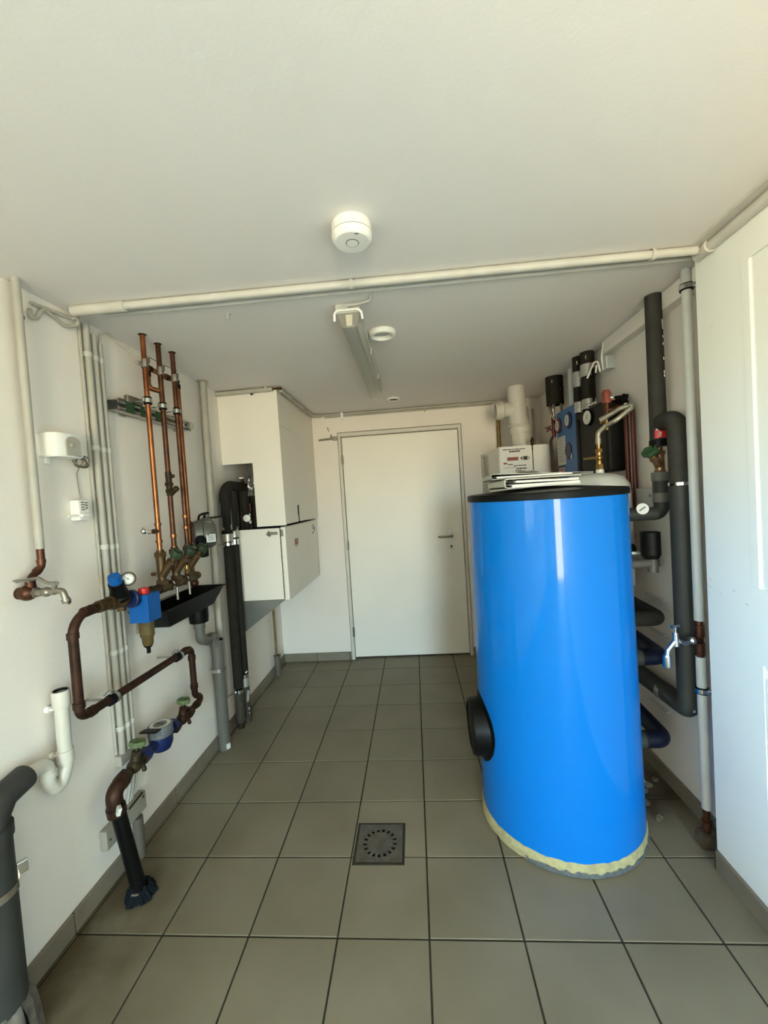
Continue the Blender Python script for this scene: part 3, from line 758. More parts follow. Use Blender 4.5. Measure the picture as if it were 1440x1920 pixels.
# three copper risers through the ceiling
CX = -1.09
PY = (-1.953, -1.845, -1.733)
def rose(b, x, y): lathe(b, [(.0175, 0), (.013, -.004)], (x, y, ZC), seg=14)
lab = ['leftmost bright copper pipe rising from the brass valves to the ceiling', 'middle copper pipe with an inline brass check valve rising to the ceiling', 'right copper pipe next to the pump rising to the ceiling']
for i, y in enumerate(PY):
    t = thing('copper_pipe', lab[i], 'pipe', (CX, y, 1.25), 'copper pipes rising to the ceiling on the left')
    b = NB(); cyl(b, (CX, y, 1.245), (CX, y, ZC), .0112 if i != 0 else .0108)
    obj('pipe', b, m_copper if i == 0 else m_copper_old, t)
    b = NB()
    for z in ((1.375, 1.315, 1.345)[i], (1.30, 1.26, 1.40)[i]): collar(b, (CX, y, z), (0, 0, 1), .0112, .012, .003)
    obj('solder_collar', b, m_copper, t)
    b = NB(); rose(b, CX, y); obj('ceiling_rose', b, m_copper_dark, t)
    # rubber-lined clamp holding it to the rail
    b = NB(); cyl(b, (CX, y, 1.899), (CX, y, 1.931), .0165); obj('clamp_rubber', b, m_blackm, t)
    b = NB(); cyl(b, (CX, y, 1.906), (CX, y, 1.924), .0180); tube(b, [(CX, y, 1.915), (XL + .06, y - .0, 1.915)], .004, seg=8); box(b, (CX - .006, y - .030, 1.907), (CX + .004, y - .015, 1.923), .001); box(b, (CX - .006, y + .015, 1.907), (CX + .004, y + .030, 1.923), .001); obj('clamp', b, m_chrome, t)
    # earthing clamp
    b = NB(); cyl(b, (CX, y, 2.055), (CX, y, 2.090), .0140); obox(b, (CX + .012, y - .012, 2.072), (.014, .024, .034), (0, 0, .3), .001); obox(b, (CX + .004, y + .016, 2.094), (.012, .018, .022), (.3, .2, 0), .001); cyl(b, (CX + .018, y - .012, 2.072), (CX + .026, y - .014, 2.072), .006, seg=6); obj('earth_clamp', b, m_nickel, t)
    if i == 0:
        b = NB(); tube(b, [(CX, y, 1.345), (CX, y - .04, 1.347), (CX, y - .068, 1.347)], [.0085, .0085, .006]); collar(b, (CX, y - .028, 1.3462), (0, 1, 0), .0085, .012, .002); obj('side_branch', b, m_bronze, t)
        b = NB(); cyl(b, (CX, y - .060, 1.347), (CX, y - .088, 1.346), .009, .011); sphere(b, (CX - .004, y - .092, 1.352), .012); obox(b, (CX, y - .095, 1.360), (.008, .006, .02), (.5, 0, 0), .001); obj('drain_cock', b, m_chrome, t)
        b = NB(); tube(b, [(CX, y, 2.070), (CX, y - .050, 2.064)], .0085); obj('stub', b, m_steel, t)
    if i == 1:
        b = NB(); cyl(b, (CX, y, 1.50), (CX, y, 1.60), .0135); lathe(b, [(.012, 0), (.019, .004), (.019, .018), (.012, .022)], (CX, y, 1.512), seg=6); hexn(b, (CX, y, 1.548), (CX, y, 1.562), .020)
        cyl(b, (CX, y, 1.505), (CX + .035, y - .008, 1.53), .012); sphere(b, (CX + .036, y - .008, 1.531), .014); cyl(b, (CX, y, 1.58), (CX + .022, y - .005, 1.59), .007); sphere(b, (CX + .024, y - .005, 1.591), .009); collar(b, (CX, y, 1.60), (0, 0, 1), .0125, .025); obj('check_valve', b, m_bronze_d, t)
# circulation pipe
P4X, P4Y = -1.125, -1.648
t = thing('circulation_pipe', 'dark copper circulation pipe behind the copper risers looping into the middle one', 'pipe', (P4X, P4Y, 1.03))
b = NB(); tube(b, [(P4X, P4Y, 1.045), (P4X, P4Y, 2.083), (P4X, -1.885, 2.083), (P4X, -1.885, 1.99), (CX - .004, -1.843, 1.985)], .0115, .022); obj('pipe', b, m_copper, t)
b = NB()
for c, d in (((P4X, P4Y - .012, 2.083), (0, 1, 0)), ((P4X, P4Y, 2.06), (0, 0, 1)), ((P4X, -1.87, 2.083), (0, 1, 0)), ((P4X, -1.885, 2.055), (0, 0, 1)), ((P4X, P4Y, 1.24), (0, 0, 1)), ((P4X, P4Y, 1.10), (0, 0, 1)), ((P4X, -1.735, 2.083), (0, 1, 0))): collar(b, c, d, .0118, .022, .0025)
obj('solder_collar', b, m_copper_dark, t)
b = NB(); tube(b, [(CX + .024, PY[0] - .016, 2.10), (CX + .016, -1.84, 2.105), (CX + .022, PY[2] - .01, 2.105)], .0016, seg=6)
tag(obj('earth_wire', b, m_ink, origin=(CX, -1.84, 2.1)), 'thin dark earth wire strung between the clamps on the copper risers', 'wire')

# mounting rail
t = thing('mounting_rail', 'galvanised mounting rail with green film behind the copper risers', 'rail', (XL + .03, -1.77, 1.89))
RX0, RX1, RZ = XL + .012, XL + .062, 1.886
b = NB()
box(b, (RX0, -2.045, RZ - .022), (RX0 + .003, -1.49, RZ + .022)); box(b, (RX0, -2.045, RZ + .019), (RX1, -1.49, RZ + .022)); box(b, (RX0, -2.045, RZ - .022), (RX1, -1.49, RZ - .019))
box(b, (RX1 - .003, -2.045, RZ + .008), (RX1, -1.49, RZ + .022)); box(b, (RX1 - .003, -2.045, RZ - .022), (RX1, -1.49, RZ - .008))
obj('channel', b, m_steel, t, smooth=False)
for y0, y1 in ((-2.0, -1.945), (-1.905, -1.875), (-1.80, -1.755)):
    b = NB(); box(b, (RX1 - .0035, y0, RZ - .0235), (RX1 + .0008, y1, RZ + .0235)); obj('green_film', b, m_rail, t, smooth=False)
for y in (-1.95, -1.54):
    b = NB(); box(b, (XL, y - .02, RZ - .03), (RX0, y + .02, RZ + .05), .002); obj('wall_bracket', b, m_steel, t)
b = NB(); obox(b, (XL + .05, -1.93, RZ + .040), (.022, .10, .034), (0, 0, 0), .006); obj('foot_plate', b, m_nickel, t)
b = NB(); cyl(b, (RX1 - .01, -1.515, RZ), (RX1 + .02, -1.515, RZ), .020, seg=12); obj('rail_nut', b, m_steel, t)

# manifold with three slanted valves
t = thing('valve_manifold', 'brass manifold with three slanted valves above the black tray', 'manifold', (CX, -1.87, 1.09))
b = NB(); tube(b, [(CX, -2.075, 1.095), (CX, -1.66, 1.095)], .0185)
for y in PY: collar(b, (CX, y, 1.095), (0, 1, 0), .0185, .06, .004); cyl(b, (CX, y, 1.095), (CX, y, 1.145), .0165)
obj('header_pipe', b, m_bronze, t)
b = NB()
for y in (-1.905, -1.895, -1.790, -1.700): hexn(b, (CX, y - .007, 1.095), (CX, y + .007, 1.095), .0265)
obj('coupling_nut', b, m_bronze_d, t)
b = NB()
for y in (-1.900, -1.783): ring(b, (CX, y, 1.095), (0, 1, 0), .0225, .002)
obj('sealing_ring', b, m_white, t)
def handwheel(b, c, d, r, th=.009, lobes=6):
    x, y, z = frame_of(d); seg = 36
    ro, rb = [], []
    for k in range(seg):
        a = 2 * PI * k / seg; q = r * (1 + .07 * math.cos(lobes * a)); u = x * math.cos(a) + y * math.sin(a)
        ro.append([b.verts.new(V(c) + u * q * f + z * h) for f, h in ((.35, th * .2), (.75, th * .55), (.95, th * .9), (1, th * .5), (1, -th * .3), (.9, -th * .6), (.3, -th * .6))])
    for k in range(seg):
        k2 = (k + 1) % seg
        for i in range(6): b.faces.new((ro[k][i], ro[k2][i], ro[k2][i + 1], ro[k][i + 1]))
    b.faces.new([ro[k][0] for k in range(seg)]); b.faces.new([ro[k][6] for k in reversed(range(seg))])
for i, y in enumerate(PY):
    b = NB(); mm = (m_bronze, m_bronze, m_bronze)[i]
    cyl(b, (CX, y, 1.125), (CX, y, 1.145), .0155); hexn(b, (CX, y, 1.108), (CX, y, 1.128), .027); cyl(b, (CX, y, 1.14), (CX, y, 1.235), .0175, .020)
    hexn(b, (CX, y, 1.232), (CX, y, 1.252), .0265); cyl(b, (CX, y, 1.252), (CX, y, 1.262), .016)
    d = V((.62, .02, .78)).normalized(); p0 = V((CX + .002, y, 1.150))
    cyl(b, p0, p0 + d * .070, .0190, .0175); hexn(b, p0 + d * .066, p0 + d * .080, .0205); cyl(b, p0 + d * .078, p0 + d * .108, .0115, .009)
    cyl(b, (CX - .018, y - .016, 1.16), (CX - .026, y - .03, 1.16), .008)
    vb = obj('slanted_valve', b, mm, t)
    b = NB(); handwheel(b, p0 + d * .112, d, .0245, .020, 4); obj('handwheel', b, m_green, vb)
b = NB(); cyl(b, (CX + .012, -1.775, 1.125), (CX + .012, -1.775, 1.165), .009); hexn(b, (CX + .012, -1.775, 1.128), (CX + .012, -1.775, 1.146), .0145); obj('brass_plug', b, m_brass, t)
b = NB(); tube(b, [(CX, -1.68, 1.095), (CX - .02, -1.652, 1.095), (P4X, P4Y, 1.07), (P4X, P4Y, 1.035)], .015, .02); sphere(b, (P4X + .006, P4Y, 1.052), .022); obj('end_elbow', b, m_copper_old, t)
for y in (-1.868, -1.765):
    b = NB(); cyl(b, (CX + .012, y, 1.080), (CX + .012, y, 1.020), .006); obj('drip_tube', b, m_nickel, t)
b = NB(); tube(b, [(P4X - .01, P4Y + .03, 1.05), (P4X - .01, P4Y + .032, 1.155), (P4X - .01, P4Y + .055, 1.165), (P4X - .01, P4Y + .057, 1.15)], .0045, .01, seg=8); obj('overflow_wire', b, m_nickel, t)

# circulation pump
t = thing('circulation_pump', 'dark grey circulation pump with black bracket on the right copper pipe', 'pump', (P4X, P4Y, 1.3))
d = V((.80, .60, 0)).normalized(); pc = V((-1.098, -1.632, 1.302)); side = V((-.6, .8, 0))
b = NB(); lathe(b, [(.036, -.018), (.066, -.011), (.072, .008), (.074, .024), (.064, .028)], pc, d, 32); obj('volute', b, m_motor, t)
b = NB(); lathe(b, [(.070, .024), (.079, .028), (.081, .045), (.077, .070), (.066, .088), (.050, .094), (0, .094)], pc, d, 32); mt = obj('motor', b, m_motor, t)
b = NB()
for a in (-.7, -.25, .25, .7): obox(b, pc + d * .055 + V((0, 0, .078 * math.cos(a))) + side * .078 * math.sin(a), (.03, .006, .01), (0, 0, math.atan2(d.y, d.x)), .001)
obj('cooling_rib', b, m_motor, mt)
b = NB(); obox(b, pc + d * .058 - side * .0785 - V((0, 0, .022)), (.044, .003, .040), (0, 0, math.atan2(d.y, d.x)), .0005); obj('type_plate', b, m_silverlab, mt)
b = NB()
for k in range(5): obox(b, pc + d * .058 - side * .0805 - V((0, 0, .009 + .006 * k)), (.034 - .004 * (k % 2), .001, .0022), (0, 0, math.atan2(d.y, d.x)))
obj('print', b, m_ink, mt)
b = NB(); cyl(b, pc + d * .092, pc + d * .100, .020); obj('end_cap', b, m_dial, mt)
b = NB(); cyl(b, pc + d * .099, pc + d * .1015, .006); obj('vent_screw', b, m_ink, mt)
b = NB(); sphere(b, pc + d * .01 - side * .066 - V((0, 0, .030)), .024, (1, 1, 1)); lathe(b, [(.026, -.010), (.028, 0), (.026, .010)], pc + d * .01 - side * .068 - V((0, 0, .030)), -side, 20); obj('control_knob', b, m_blackm, t)
b = NB(); tube(b, [pc + d * .015 + V((0, 0, .070)), pc + d * .022 + V((0, 0, .096)), pc + d * .040 + V((0, 0, .104)), pc + d * .070 + V((0, 0, .107))], .006, .01, seg=8); tube(b, [pc + d * .045 + V((0, 0, .074)), pc + d * .048 + V((0, 0, .104))], .006, seg=8); obj('bracket', b, m_blackm, t)
b = NB(); cyl(b, pc + V((-.02, 0, .048)), (P4X, P4Y, 1.362), .016); hexn(b, pc + V((-.012, 0, .040)), pc + V((-.016, 0, .060)), .024); obj('union_nut', b, m_copper_old, t)
b = NB(); box(b, pc + V((.010, -.02, -.120)), pc + V((.052, .022, -.070)), .006); obj('terminal_box', b, m_blackm, t)
b = NB(); handwheel(b, pc + V((.048, -.050, -.080)), V((.5, -.6, .5)), .026, .016, 4); obj('handwheel', b, m_green, t)
b = NB(); obox(b, pc + V((.022, -.070, -.082)), (.006, .03, .03), (.4, .3, .8)); obox(b, pc + V((.036, -.072, -.100)), (.005, .02, .012), (-.4, .3, .3)); obj('paper_tag', b, m_dial, t)

# pressure reducer
t = thing('pressure_reducer', 'black pressure reducer with blue cap and round gauge on the copper loop', 'valve', (-1.115, -2.19, 1.1))
b = NB(); tube(b, [(-1.12, -2.30, 1.102), (-1.108, -2.12, 1.095)], .0165)
for y in (-2.285, -2.262, -2.244): collar(b, (-1.1185, y, 1.101), (.05, 1, -.02), .019, .013, .003)
hexn(b, (-1.1165, -2.238, 1.1), (-1.115, -2.215, 1.099), .028); sphere(b, (-1.112, -2.185, 1.098), .030, (1, 1.1, 1)); cyl(b, (-1.112, -2.185, 1.098), (-1.112, -2.185, 1.058), .020, .016); obj('brass_body', b, m_bronze, t)
d = V((.18, -.46, .87)).normalized(); p0 = V((-1.108, -2.190, 1.108))
b = NB(); lathe(b, [(.034, 0), (.036, .014), (.031, .020), (.031, .032), (.027, .040), (.027, .075), (.024, .078), (0, .078)], p0, d, 28); obj('spring_housing', b, m_black, t)
b = NB(); lathe(b, [(.022, .074), (.023, .077), (.0225, .104), (.020, .109), (0, .109)], p0, d, 18); obj('cap', b, m_blue, t)
gd = V((.55, -.82, .10)).normalized(); gp = V((-1.075, -2.185, 1.180))
b = NB(); lathe(b, [(0, -.038), (.020, -.038), (.026, -.024), (.027, 0), (.0245, .006)], gp, gd, 28); tube(b, [gp - gd * .02, p0 + d * .03], .010); obj('gauge_body', b, m_black, t)
b = NB(); ring(b, gp + gd * .006, gd, .0215, .0030, 28); gr = obj('gauge_bezel', b, m_nickel, t)
b = NB(); lathe(b, [(.020, .0062), (0, .0062)], gp, gd, 28, cap=False); obj('dial', b, m_dial, t)
b = NB()
gx, gy, gz = frame_of(gd)
for k in range(9):
    a = -2.2 + 4.4 * k / 8; u = gy * math.cos(a) + gx * math.sin(a)
    tube(b, [gp + gd * .0068 + u * .0145, gp + gd * .0068 + u * .0175], .0006, seg=5)
tube(b, [gp + gd * .007 - gy * .004 + gx * .004, gp + gd * .007 + gy * .010 - gx * .010], .0008, seg=5); sphere(b, gp + gd * .007, .0022); obj('needle', b, m_ink, t)

# water filter
FX, FY = -1.088, -2.083
t = thing('water_filter', 'water filter with blue box, red knob and amber cup', 'filter', (FX, FY, .98))
b = NB(); lathe(b, [(.030, 0), (.036, .004), (.036, .018), (.030, .022), (.024, .030)], (-1.103, -2.150, 1.092), (0.1, 1, 0), 28); obj('flange', b, m_blued, t)
b = NB(); box(b, (FX - .041, FY - .041, .988), (FX + .041, FY + .041, 1.100), .003); bx = obj('blue_cover', b, m_blue, t)
b = NB(); box(b, (FX - .0455, FY - .045, 1.097), (FX + .0455, FY + .045, 1.103), .0015) if False else None
b = NB(); lathe(b, [(.019, 1.098), (.0205, 1.112), (.0195, 1.121), (.016, 1.124), (0, 1.124)], (FX + .002, FY - .004, 0), seg=12); obj('red_knob', b, m_red, t)
b = NB(); lathe(b, [(.029, .990), (.0285, .985), (.0275, .935), (.0285, .930), (.022, .915), (.021, .893), (.017, .885)], (FX, FY, 0), seg=28, cap=False); obj('amber_cup', b, m_cup, t)
b = NB(); lathe(b, [(.018, .99), (.018, .94), (.010, .930), (.008, .90), (0, .90)], (FX, FY, 0), seg=20); obj('filter_cartridge', b, m_bronze, t)
b = NB(); lathe(b, [(.0185, .896), (.017, .882), (.010, .875), (.0078, .872), (.0078, .853), (0, .853)], (FX, FY, 0), seg=20); obj('drain_nozzle', b, m_blackm, t)
b = NB(); box(b, (FX - .044, FY - .005, .935), (FX - .034, FY + .004, .99), .001); obj('sight_strip', b, m_nickel, t)
b = NB(); cyl(b, (CX, FY + .03, 1.094), (CX, -1.985, 1.095), .020); collar(b, (CX, -2.03, 1.095), (0, 1, 0), .022, .014); obj('outlet', b, m_bronze_d, t)

# black drip tray with drain
t = thing('drip_tray', 'long black plastic drip tray on the wall below the brass valves', 'tray', (-1.14, -1.72, .91))
def ringv(b, x0, x1, y0, y1, z): return [b.verts.new(p) for p in ((x0, y0, z), (x1, y0, z), (x1, y1, z), (x0, y1, z))]
b = NB()
A = ringv(b, XL + .004, -1.045, -2.01, -1.475, 1.004); Bq = ringv(b, XL + .004, -1.085, -1.935, -1.535, .912)
A2 = ringv(b, XL + .008, -1.051, -2.003, -1.481, 1.004); B2 = ringv(b, XL + .008, -1.089, -1.930, -1.540, .916)
for k in range(4):
    k2 = (k + 1) % 4
    b.faces.new((A[k], A[k2], Bq[k2], Bq[k])); b.faces.new((A2[k], B2[k], B2[k2], A2[k2])); b.faces.new((A[k], A2[k], A2[k2], A[k2]))
b.faces.new(Bq); b.faces.new(list(reversed(B2))); obj('trough', b, m_black, t, smooth=False)
b = NB(); box(b, (XL + .004, -1.480, 1.001), (-1.040, -1.462, 1.005)); box(b, (-1.047, -2.012, 1.001), (-1.038, -1.462, 1.005)); box(b, (XL + .004, -2.014, 1.001), (-1.040, -2.004, 1.005)); obj('rim', b, m_black, t)
b = NB(); lathe(b, [(.050, .914), (.050, .86), (.047, .830), (.030, .826)], (-1.145, -1.585, 0), seg=28); obj('drain_cup', b, m_black, t)
b = NB(); cyl(b, (-1.0655, -1.80, .966), (-1.0630, -1.80, .9665), .004); obj('screw', b, m_nickel, t)
b = NB(); box(b, (XL + .004, -1.90, 1.005), (XL + .030, -1.70, 1.008)); obj('splash_plate', b, m_nickel, t)
t = thing('tray_drain_pipe', 'grey drain pipe with double bend running from the tray to the floor', 'pipe', (-1.17, -1.355, 0))
b = NB(); tube(b, [(-1.145, -1.585, .835), (-1.145, -1.585, .735), (-1.165, -1.475, .690), (-1.172, -1.40, .695), (-1.173, -1.365, .60)], .026, .035, seg=22); obj('bend', b, m_grey, t)
b = NB(); collar(b, (-1.145, -1.585, .81), (0, 0, 1), .027, .03, .003); collar(b, (-1.169, -1.44, .690), (-.1, 1, -.1), .028, .02, .003); obj('socket', b, m_grey, t)
b = NB(); cyl(b, (-1.173, -1.362, .655), (-1.173, -1.362, 0), .034, .033, 26); collar(b, (-1.173, -1.362, .64), (0, 0, 1), .034, .03, .003); obj('down_pipe', b, m_grey, t)
b = NB(); cyl(b, (-1.173, -1.362, .468), (-1.173, -1.362, .488), .0365); box(b, (XL, -1.40, .47), (-1.19, -1.385, .486)); obj('pipe_clamp', b, m_chrome, t)
b = NB(); obox(b, (-1.142, -1.382, .025), (.012, .022, .03), (0, 0, -.7), .001); obj('label', b, m_dial, t)

# copper loop
LXX = -1.12
t = thing('copper_loop', 'dark copper pipe loop from the reducer down to the water meter', 'pipe', (LXX, -2.07, .75))
pts = [(-1.12, -2.235, 1.101), (LXX, -2.405, 1.098), (LXX, -2.405, .755), (LXX, -1.725, .742), (LXX, -1.722, .50), (-1.118, -1.655, .455), (-1.113, -1.82, .447)]
b = NB(); tube(b, pts, .0152, {0: .032, 1: .07, 5: .045}, n=8); obj('pipe', b, m_copper_dark, t)
b = NB()
for c, d in (((LXX, -2.345, 1.099), (0, 1, 0)), ((LXX, -2.405, 1.035), (0, 0, 1)), ((LXX, -2.405, .80), (0, 0, 1)), ((LXX, -2.355, .754), (0, 1, 0)), ((LXX, -1.775, .743), (0, 1, 0)), ((LXX, -1.724, .69), (0, 0, 1)), ((LXX, -1.722, .545), (0, 0, 1)), ((-1.115, -1.72, .451), (0, 1, 0)), ((LXX, -2.315, 1.10), (0, 1, 0))): collar(b, c, d, .0155, .020, .0028)
obj('solder_collar', b, m_copper_dark, t)
for y in (-2.265, -1.845):
    z = .752 - (y + 2.405) * .019
    b = NB(); cyl(b, (LXX, y - .012, z), (LXX, y + .012, z), .0205); obj('clamp_rubber', b, m_blackm, t)
    b = NB(); cyl(b, (LXX, y + .010, z), (LXX, y + .024, z), .0215); tube(b, [(LXX - .01, y, z), (XL + .002, y, z)], .005, seg=8); obox(b, (LXX, y + .006, z + .026), (.010, .018, .014), (0, 0, 0), .001); obox(b, (LXX - .006, y - .012, z + .030), (.006, .03, .004), (.3, 0, 0)); obj('pipe_clamp', b, m_steel, t)

# water meter group
MZ = .462
t = thing('water_meter', 'blue water meter with grey register and open lid on the left wall', 'meter', (-1.11, -2.02, MZ))
b = NB(); tube(b, [(-1.11, -2.135, MZ - .012), (-1.11, -1.915, MZ)], .019); hexn(b, (-1.11, -2.142, MZ - .012), (-1.11, -2.112, MZ - .010), .030); hexn(b, (-1.11, -1.945, MZ), (-1.11, -1.918, MZ), .028)
lathe(b, [(.020, -.052), (.036, -.044), (.046, -.020), (.047, .018), (0, .018)], (-1.11, -2.02, MZ - .006), seg=32); obj('meter_body', b, m_blued, t)
b = NB(); lathe(b, [(.049, .012), (.050, .020), (.049, .052), (.046, .056), (.042, .056)], (-1.11, -2.02, MZ), seg=32); obj('register', b, m_meter, t)
b = NB(); lathe(b, [(.041, .0566), (.027, .0566)], (-1.11, -2.02, MZ), seg=32, cap=False); obj('dial', b, m_dial, t)
b = NB(); lathe(b, [(.027, .0570), (0, .0570)], (-1.11, -2.02, MZ), seg=32, cap=False); obj('counter', b, m_meter, t)
b = NB()
for k in range(5): box(b, (-1.128 + k * .007, -2.024, MZ + .0566), (-1.123 + k * .007, -2.015, MZ + .0576))
for k in range(3): obox(b, (-1.112 + .0488 * math.sin(.35), -2.02 - .0488 * math.cos(.35), MZ + .030 + k * .007), (.030, .003, .002), (0, 0, .35))
obj('print', b, m_ink, t)
b = NB(); obox(b, (-1.112, -2.082, MZ + .060), (.074, .036, .006), (-.12, 0, 0), .002); obj('lid', b, m_rail if False else m_black, t)
b = NB(); tube(b, [(-1.14, -2.062, MZ + .056), (-1.08, -2.062, MZ + .056)], .0045); obj('lid_hinge', b, m_meter, t)
def stopcock(label, y, z, wheel, tilt, mm):
    t = thing('stop_valve', label, 'valve', (-1.11, y, z), 'stop valves beside the water meter')
    b = NB(); tube(b, [(-1.11, y - .065, z - .006), (-1.11, y + .065, z)], .018); sphere(b, (-1.11, y, z), .027, (1, 1.25, 1)); hexn(b, (-1.11, y + .045, z), (-1.11, y + .068, z), .027); hexn(b, (-1.11, y - .068, z - .006), (-1.11, y - .045, z - .005), .027)
    d = V((.10, tilt, 1)).normalized(); p = V((-1.11, y, z))
    cyl(b, p, p + d * .046, .021, .017); hexn(b, p + d * .040, p + d * .054, .019); cyl(b, p + d * .05, p + d * .078, .008)
    cyl(b, p + V((0, .035, 0)), p + V((.012, .035, -.036)), .008); sphere(b, p + V((.012, .035, -.038)), .009)
    obj('valve_body', b, mm, t)
    b = NB(); handwheel(b, p + d * .080, d, .029, .013, 5); obj('handwheel', b, wheel, t)
stopcock('bronze stop valve with pale green handwheel right of the water meter', -1.858, .452, m_green2, .10, m_copper_dark)
stopcock('bronze stop valve with pale green handwheel left of the water meter', -2.188, .448, m_green2, .18, m_bronze_d)
t = thing('riser_pipe', 'thick black supply riser with brown elbow rising from the floor', 'pipe', (-1.075, -2.268, 0))
b = NB(); cyl(b, (-1.072, -2.262, 0), (-1.108, -2.302, .385), .0250, .0245, 26); obj('black_pipe', b, m_rubber, t)
b = NB(); tube(b, [(-1.107, -2.302, .345), (-1.110, -2.305, .425), (-1.110, -2.245, .443)], .0275, .03, seg=22); collar(b, (-1.107, -2.302, .36), (-.05, -.1, 1), .0275, .03, .004); collar(b, (-1.11, -2.262, .437), (0, 1, .25), .0265, .02, .003); obj('elbow', b, m_copper_dark, t)
b = NB(); obox(b, (-1.083, -2.322, .375), (.012, .034, .026), (.1, .3, .9), .001); obj('paper_label', b, m_dial, t)
b = NB(); obox(b, (-1.068, -2.290, .025), (.04, .008, .02), (.5, .4, .6), .002); obj('loose_tape', b, m_nickel, t)
b = NB()
random.seed(11)
for k in range(26):
    a = 2 * PI * k / 26; rr = random.uniform(.040, .056); h = random.uniform(.012, .036)
    tube(b, [(-1.072 + .026 * math.cos(a), -2.262 + .026 * math.sin(a), h + .012), (-1.072 + .040 * math.cos(a), -2.262 + .040 * math.sin(a), h), (-1.072 + rr * math.cos(a + .1), -2.262 + rr * math.sin(a + .1), .003)], .0065, seg=6)
obj('frayed_sleeve', b, mat('blue_grey_wrap', (0.008, 0.011, 0.015), 0.8, spec=0.1, var=0.2, scale=60), t)

# siphon and waste pipe at the left edge
t = thing('siphon', 'white plastic siphon with open top on the left wall', 'siphon', (-1.1, -2.5, .6))
SX = -1.17
b = NB(); tube(b, [(SX, -2.417, .852), (SX, -2.421, .608), (SX - .003, -2.438, .562), (SX - .003, -2.465, .556), (SX - .003, -2.484, .592), (SX - .003, -2.487, .655), (SX - .002, -2.534, .662), (SX + .002, -2.566, .664)], .0207, .026, seg=22, n=8, cap=True); obj('tube', b, m_pvc, t)
b = NB()
lathe(b, [(.0195, .859), (.0248, .859), (.0258, .853), (.0258, .810), (.0238, .803), (.0216, .803)], (SX, -2.417, 0), seg=28, cap=False); collar(b, (SX, -2.4205, .640), (0, 0, 1), .0217, .040, .003); collar(b, (SX - .003, -2.484, .618), (0, .05, 1), .0217, .02, .0022); obj('socket', b, m_pvc, t)
b = NB(); lathe(b, [(.0199, .8595), (.0199, .83), (0, .83)], (SX, -2.417, 0), seg=24, cap=False); obj('dark_mouth', b, m_blackm, t)
b = NB(); ring(b, (SX, -2.417, .8585), (0, 0, 1), .0206, .0023, 28); obj('rubber_seal', b, m_ink, t)
for z in (.797, .640):
    b = NB(); tube(b, [(SX, -2.421, z), (XL + .002, -2.424, z)], .0042, seg=8); tube(b, [(SX, -2.410, z + .006), (XL + .002, -2.418, z)], .0035, seg=8); cyl(b, (XL, -2.422, z), (XL + .014, -2.422, z), .011); obj('wall_clip', b, m_white, t)
t = thing('waste_pipe', 'thick dark grey waste pipe with metal clamp at the left picture edge', 'pipe', (-1.145, -2.70, 0))
b = NB(); cyl(b, (-1.145, -2.70, 0), (-1.145, -2.70, .61), .055, .052, 32); collar(b, (-1.145, -2.70, .60), (0, 0, 1), .054, .03, .003); obj('pipe', b, m_dgrey, t)
b = NB(); tube(b, [(-1.145, -2.70, .63), (-1.145, -2.70, .668), (-1.125, -2.66, .700), (-1.115, -2.625, .705)], [.045, .043, .036, .035], .02, seg=24) if False else tube(b, [(-1.145, -2.70, .58), (-1.148, -2.69, .63), (-1.158, -2.64, .662), (-1.167, -2.566, .668)], [.050, .045, .038, .0375], seg=24); obj('branch', b, m_dgrey, t)
b = NB(); cyl(b, (-1.145, -2.70, .435), (-1.145, -2.70, .456), .0575, seg=32); obox(b, (-1.117, -2.640, .464), (.014, .026, .034), (0, 0, -.6), .003); obj('pipe_clamp', b, m_chrome, t)
b = NB()
random.seed(2)
g = []
for k in range(33):
    a = 2 * PI * k / 32; rr = .060 + random.uniform(-.004, .010)
    g.append([b.verts.new((-1.145 + math.cos(a) * q, -2.70 + math.sin(a) * q, z)) for q, z in ((rr + .012, 0), (rr + .006, .05 + .02 * random.random()), (rr, .105 + .02 * random.random()), (.053, .14))])
for k in range(32):
    for i in range(3): b.faces.new((g[k][i], g[k + 1][i], g[k + 1][i + 1], g[k][i + 1]))
obj('crumpled_wrap', b, mat('dusty_wrap', (0.16, 0.14, 0.115), 0.7, scale=40, col2=(0.09, 0.08, 0.065), bump=1.0, bscale=60), t)

# ================================================================== boiler corner (back left)
t = thing('beige_pipe', 'beige painted vertical pipe beside the dark insulated pipes on the left wall', 'pipe', (-1.190, -1.285, 0))
b = NB(); tube(b, [(-1.185, -1.268, ZC), (-1.188, -1.275, 1.2), (-1.188, -1.30, .26)], .0185, seg=20); obj('pipe', b, m_cream, t)
b = NB(); lathe(b, [(.034, 0), (.022, -.006)], (-1.185, -1.268, ZC), seg=16); obj('ceiling_rose', b, m_cream, t)
b = NB(); cyl(b, (-1.188, -1.30, .27), (-1.190, -1.31, .11), .013); collar(b, (-1.189, -1.305, .175), (0, 0, 1), .014, .02, .004); obj('dark_lower_pipe', b, m_blackm, t)
b = NB(); cyl(b, (-1.190, -1.31, 0), (-1.190, -1.31, .115), .024, .021); obj('floor_sleeve', b, m_sleeve, t)
b = NB(); cyl(b, (-1.200, -1.243, .25), (-1.197, -1.225, ZC - .01), .0135); tag(obj('thin_beige_pipe', b, m_cream, origin=(-1.2, -1.24, .25)), 'thinner beige painted pipe right behind the beige vertical pipe', 'pipe')

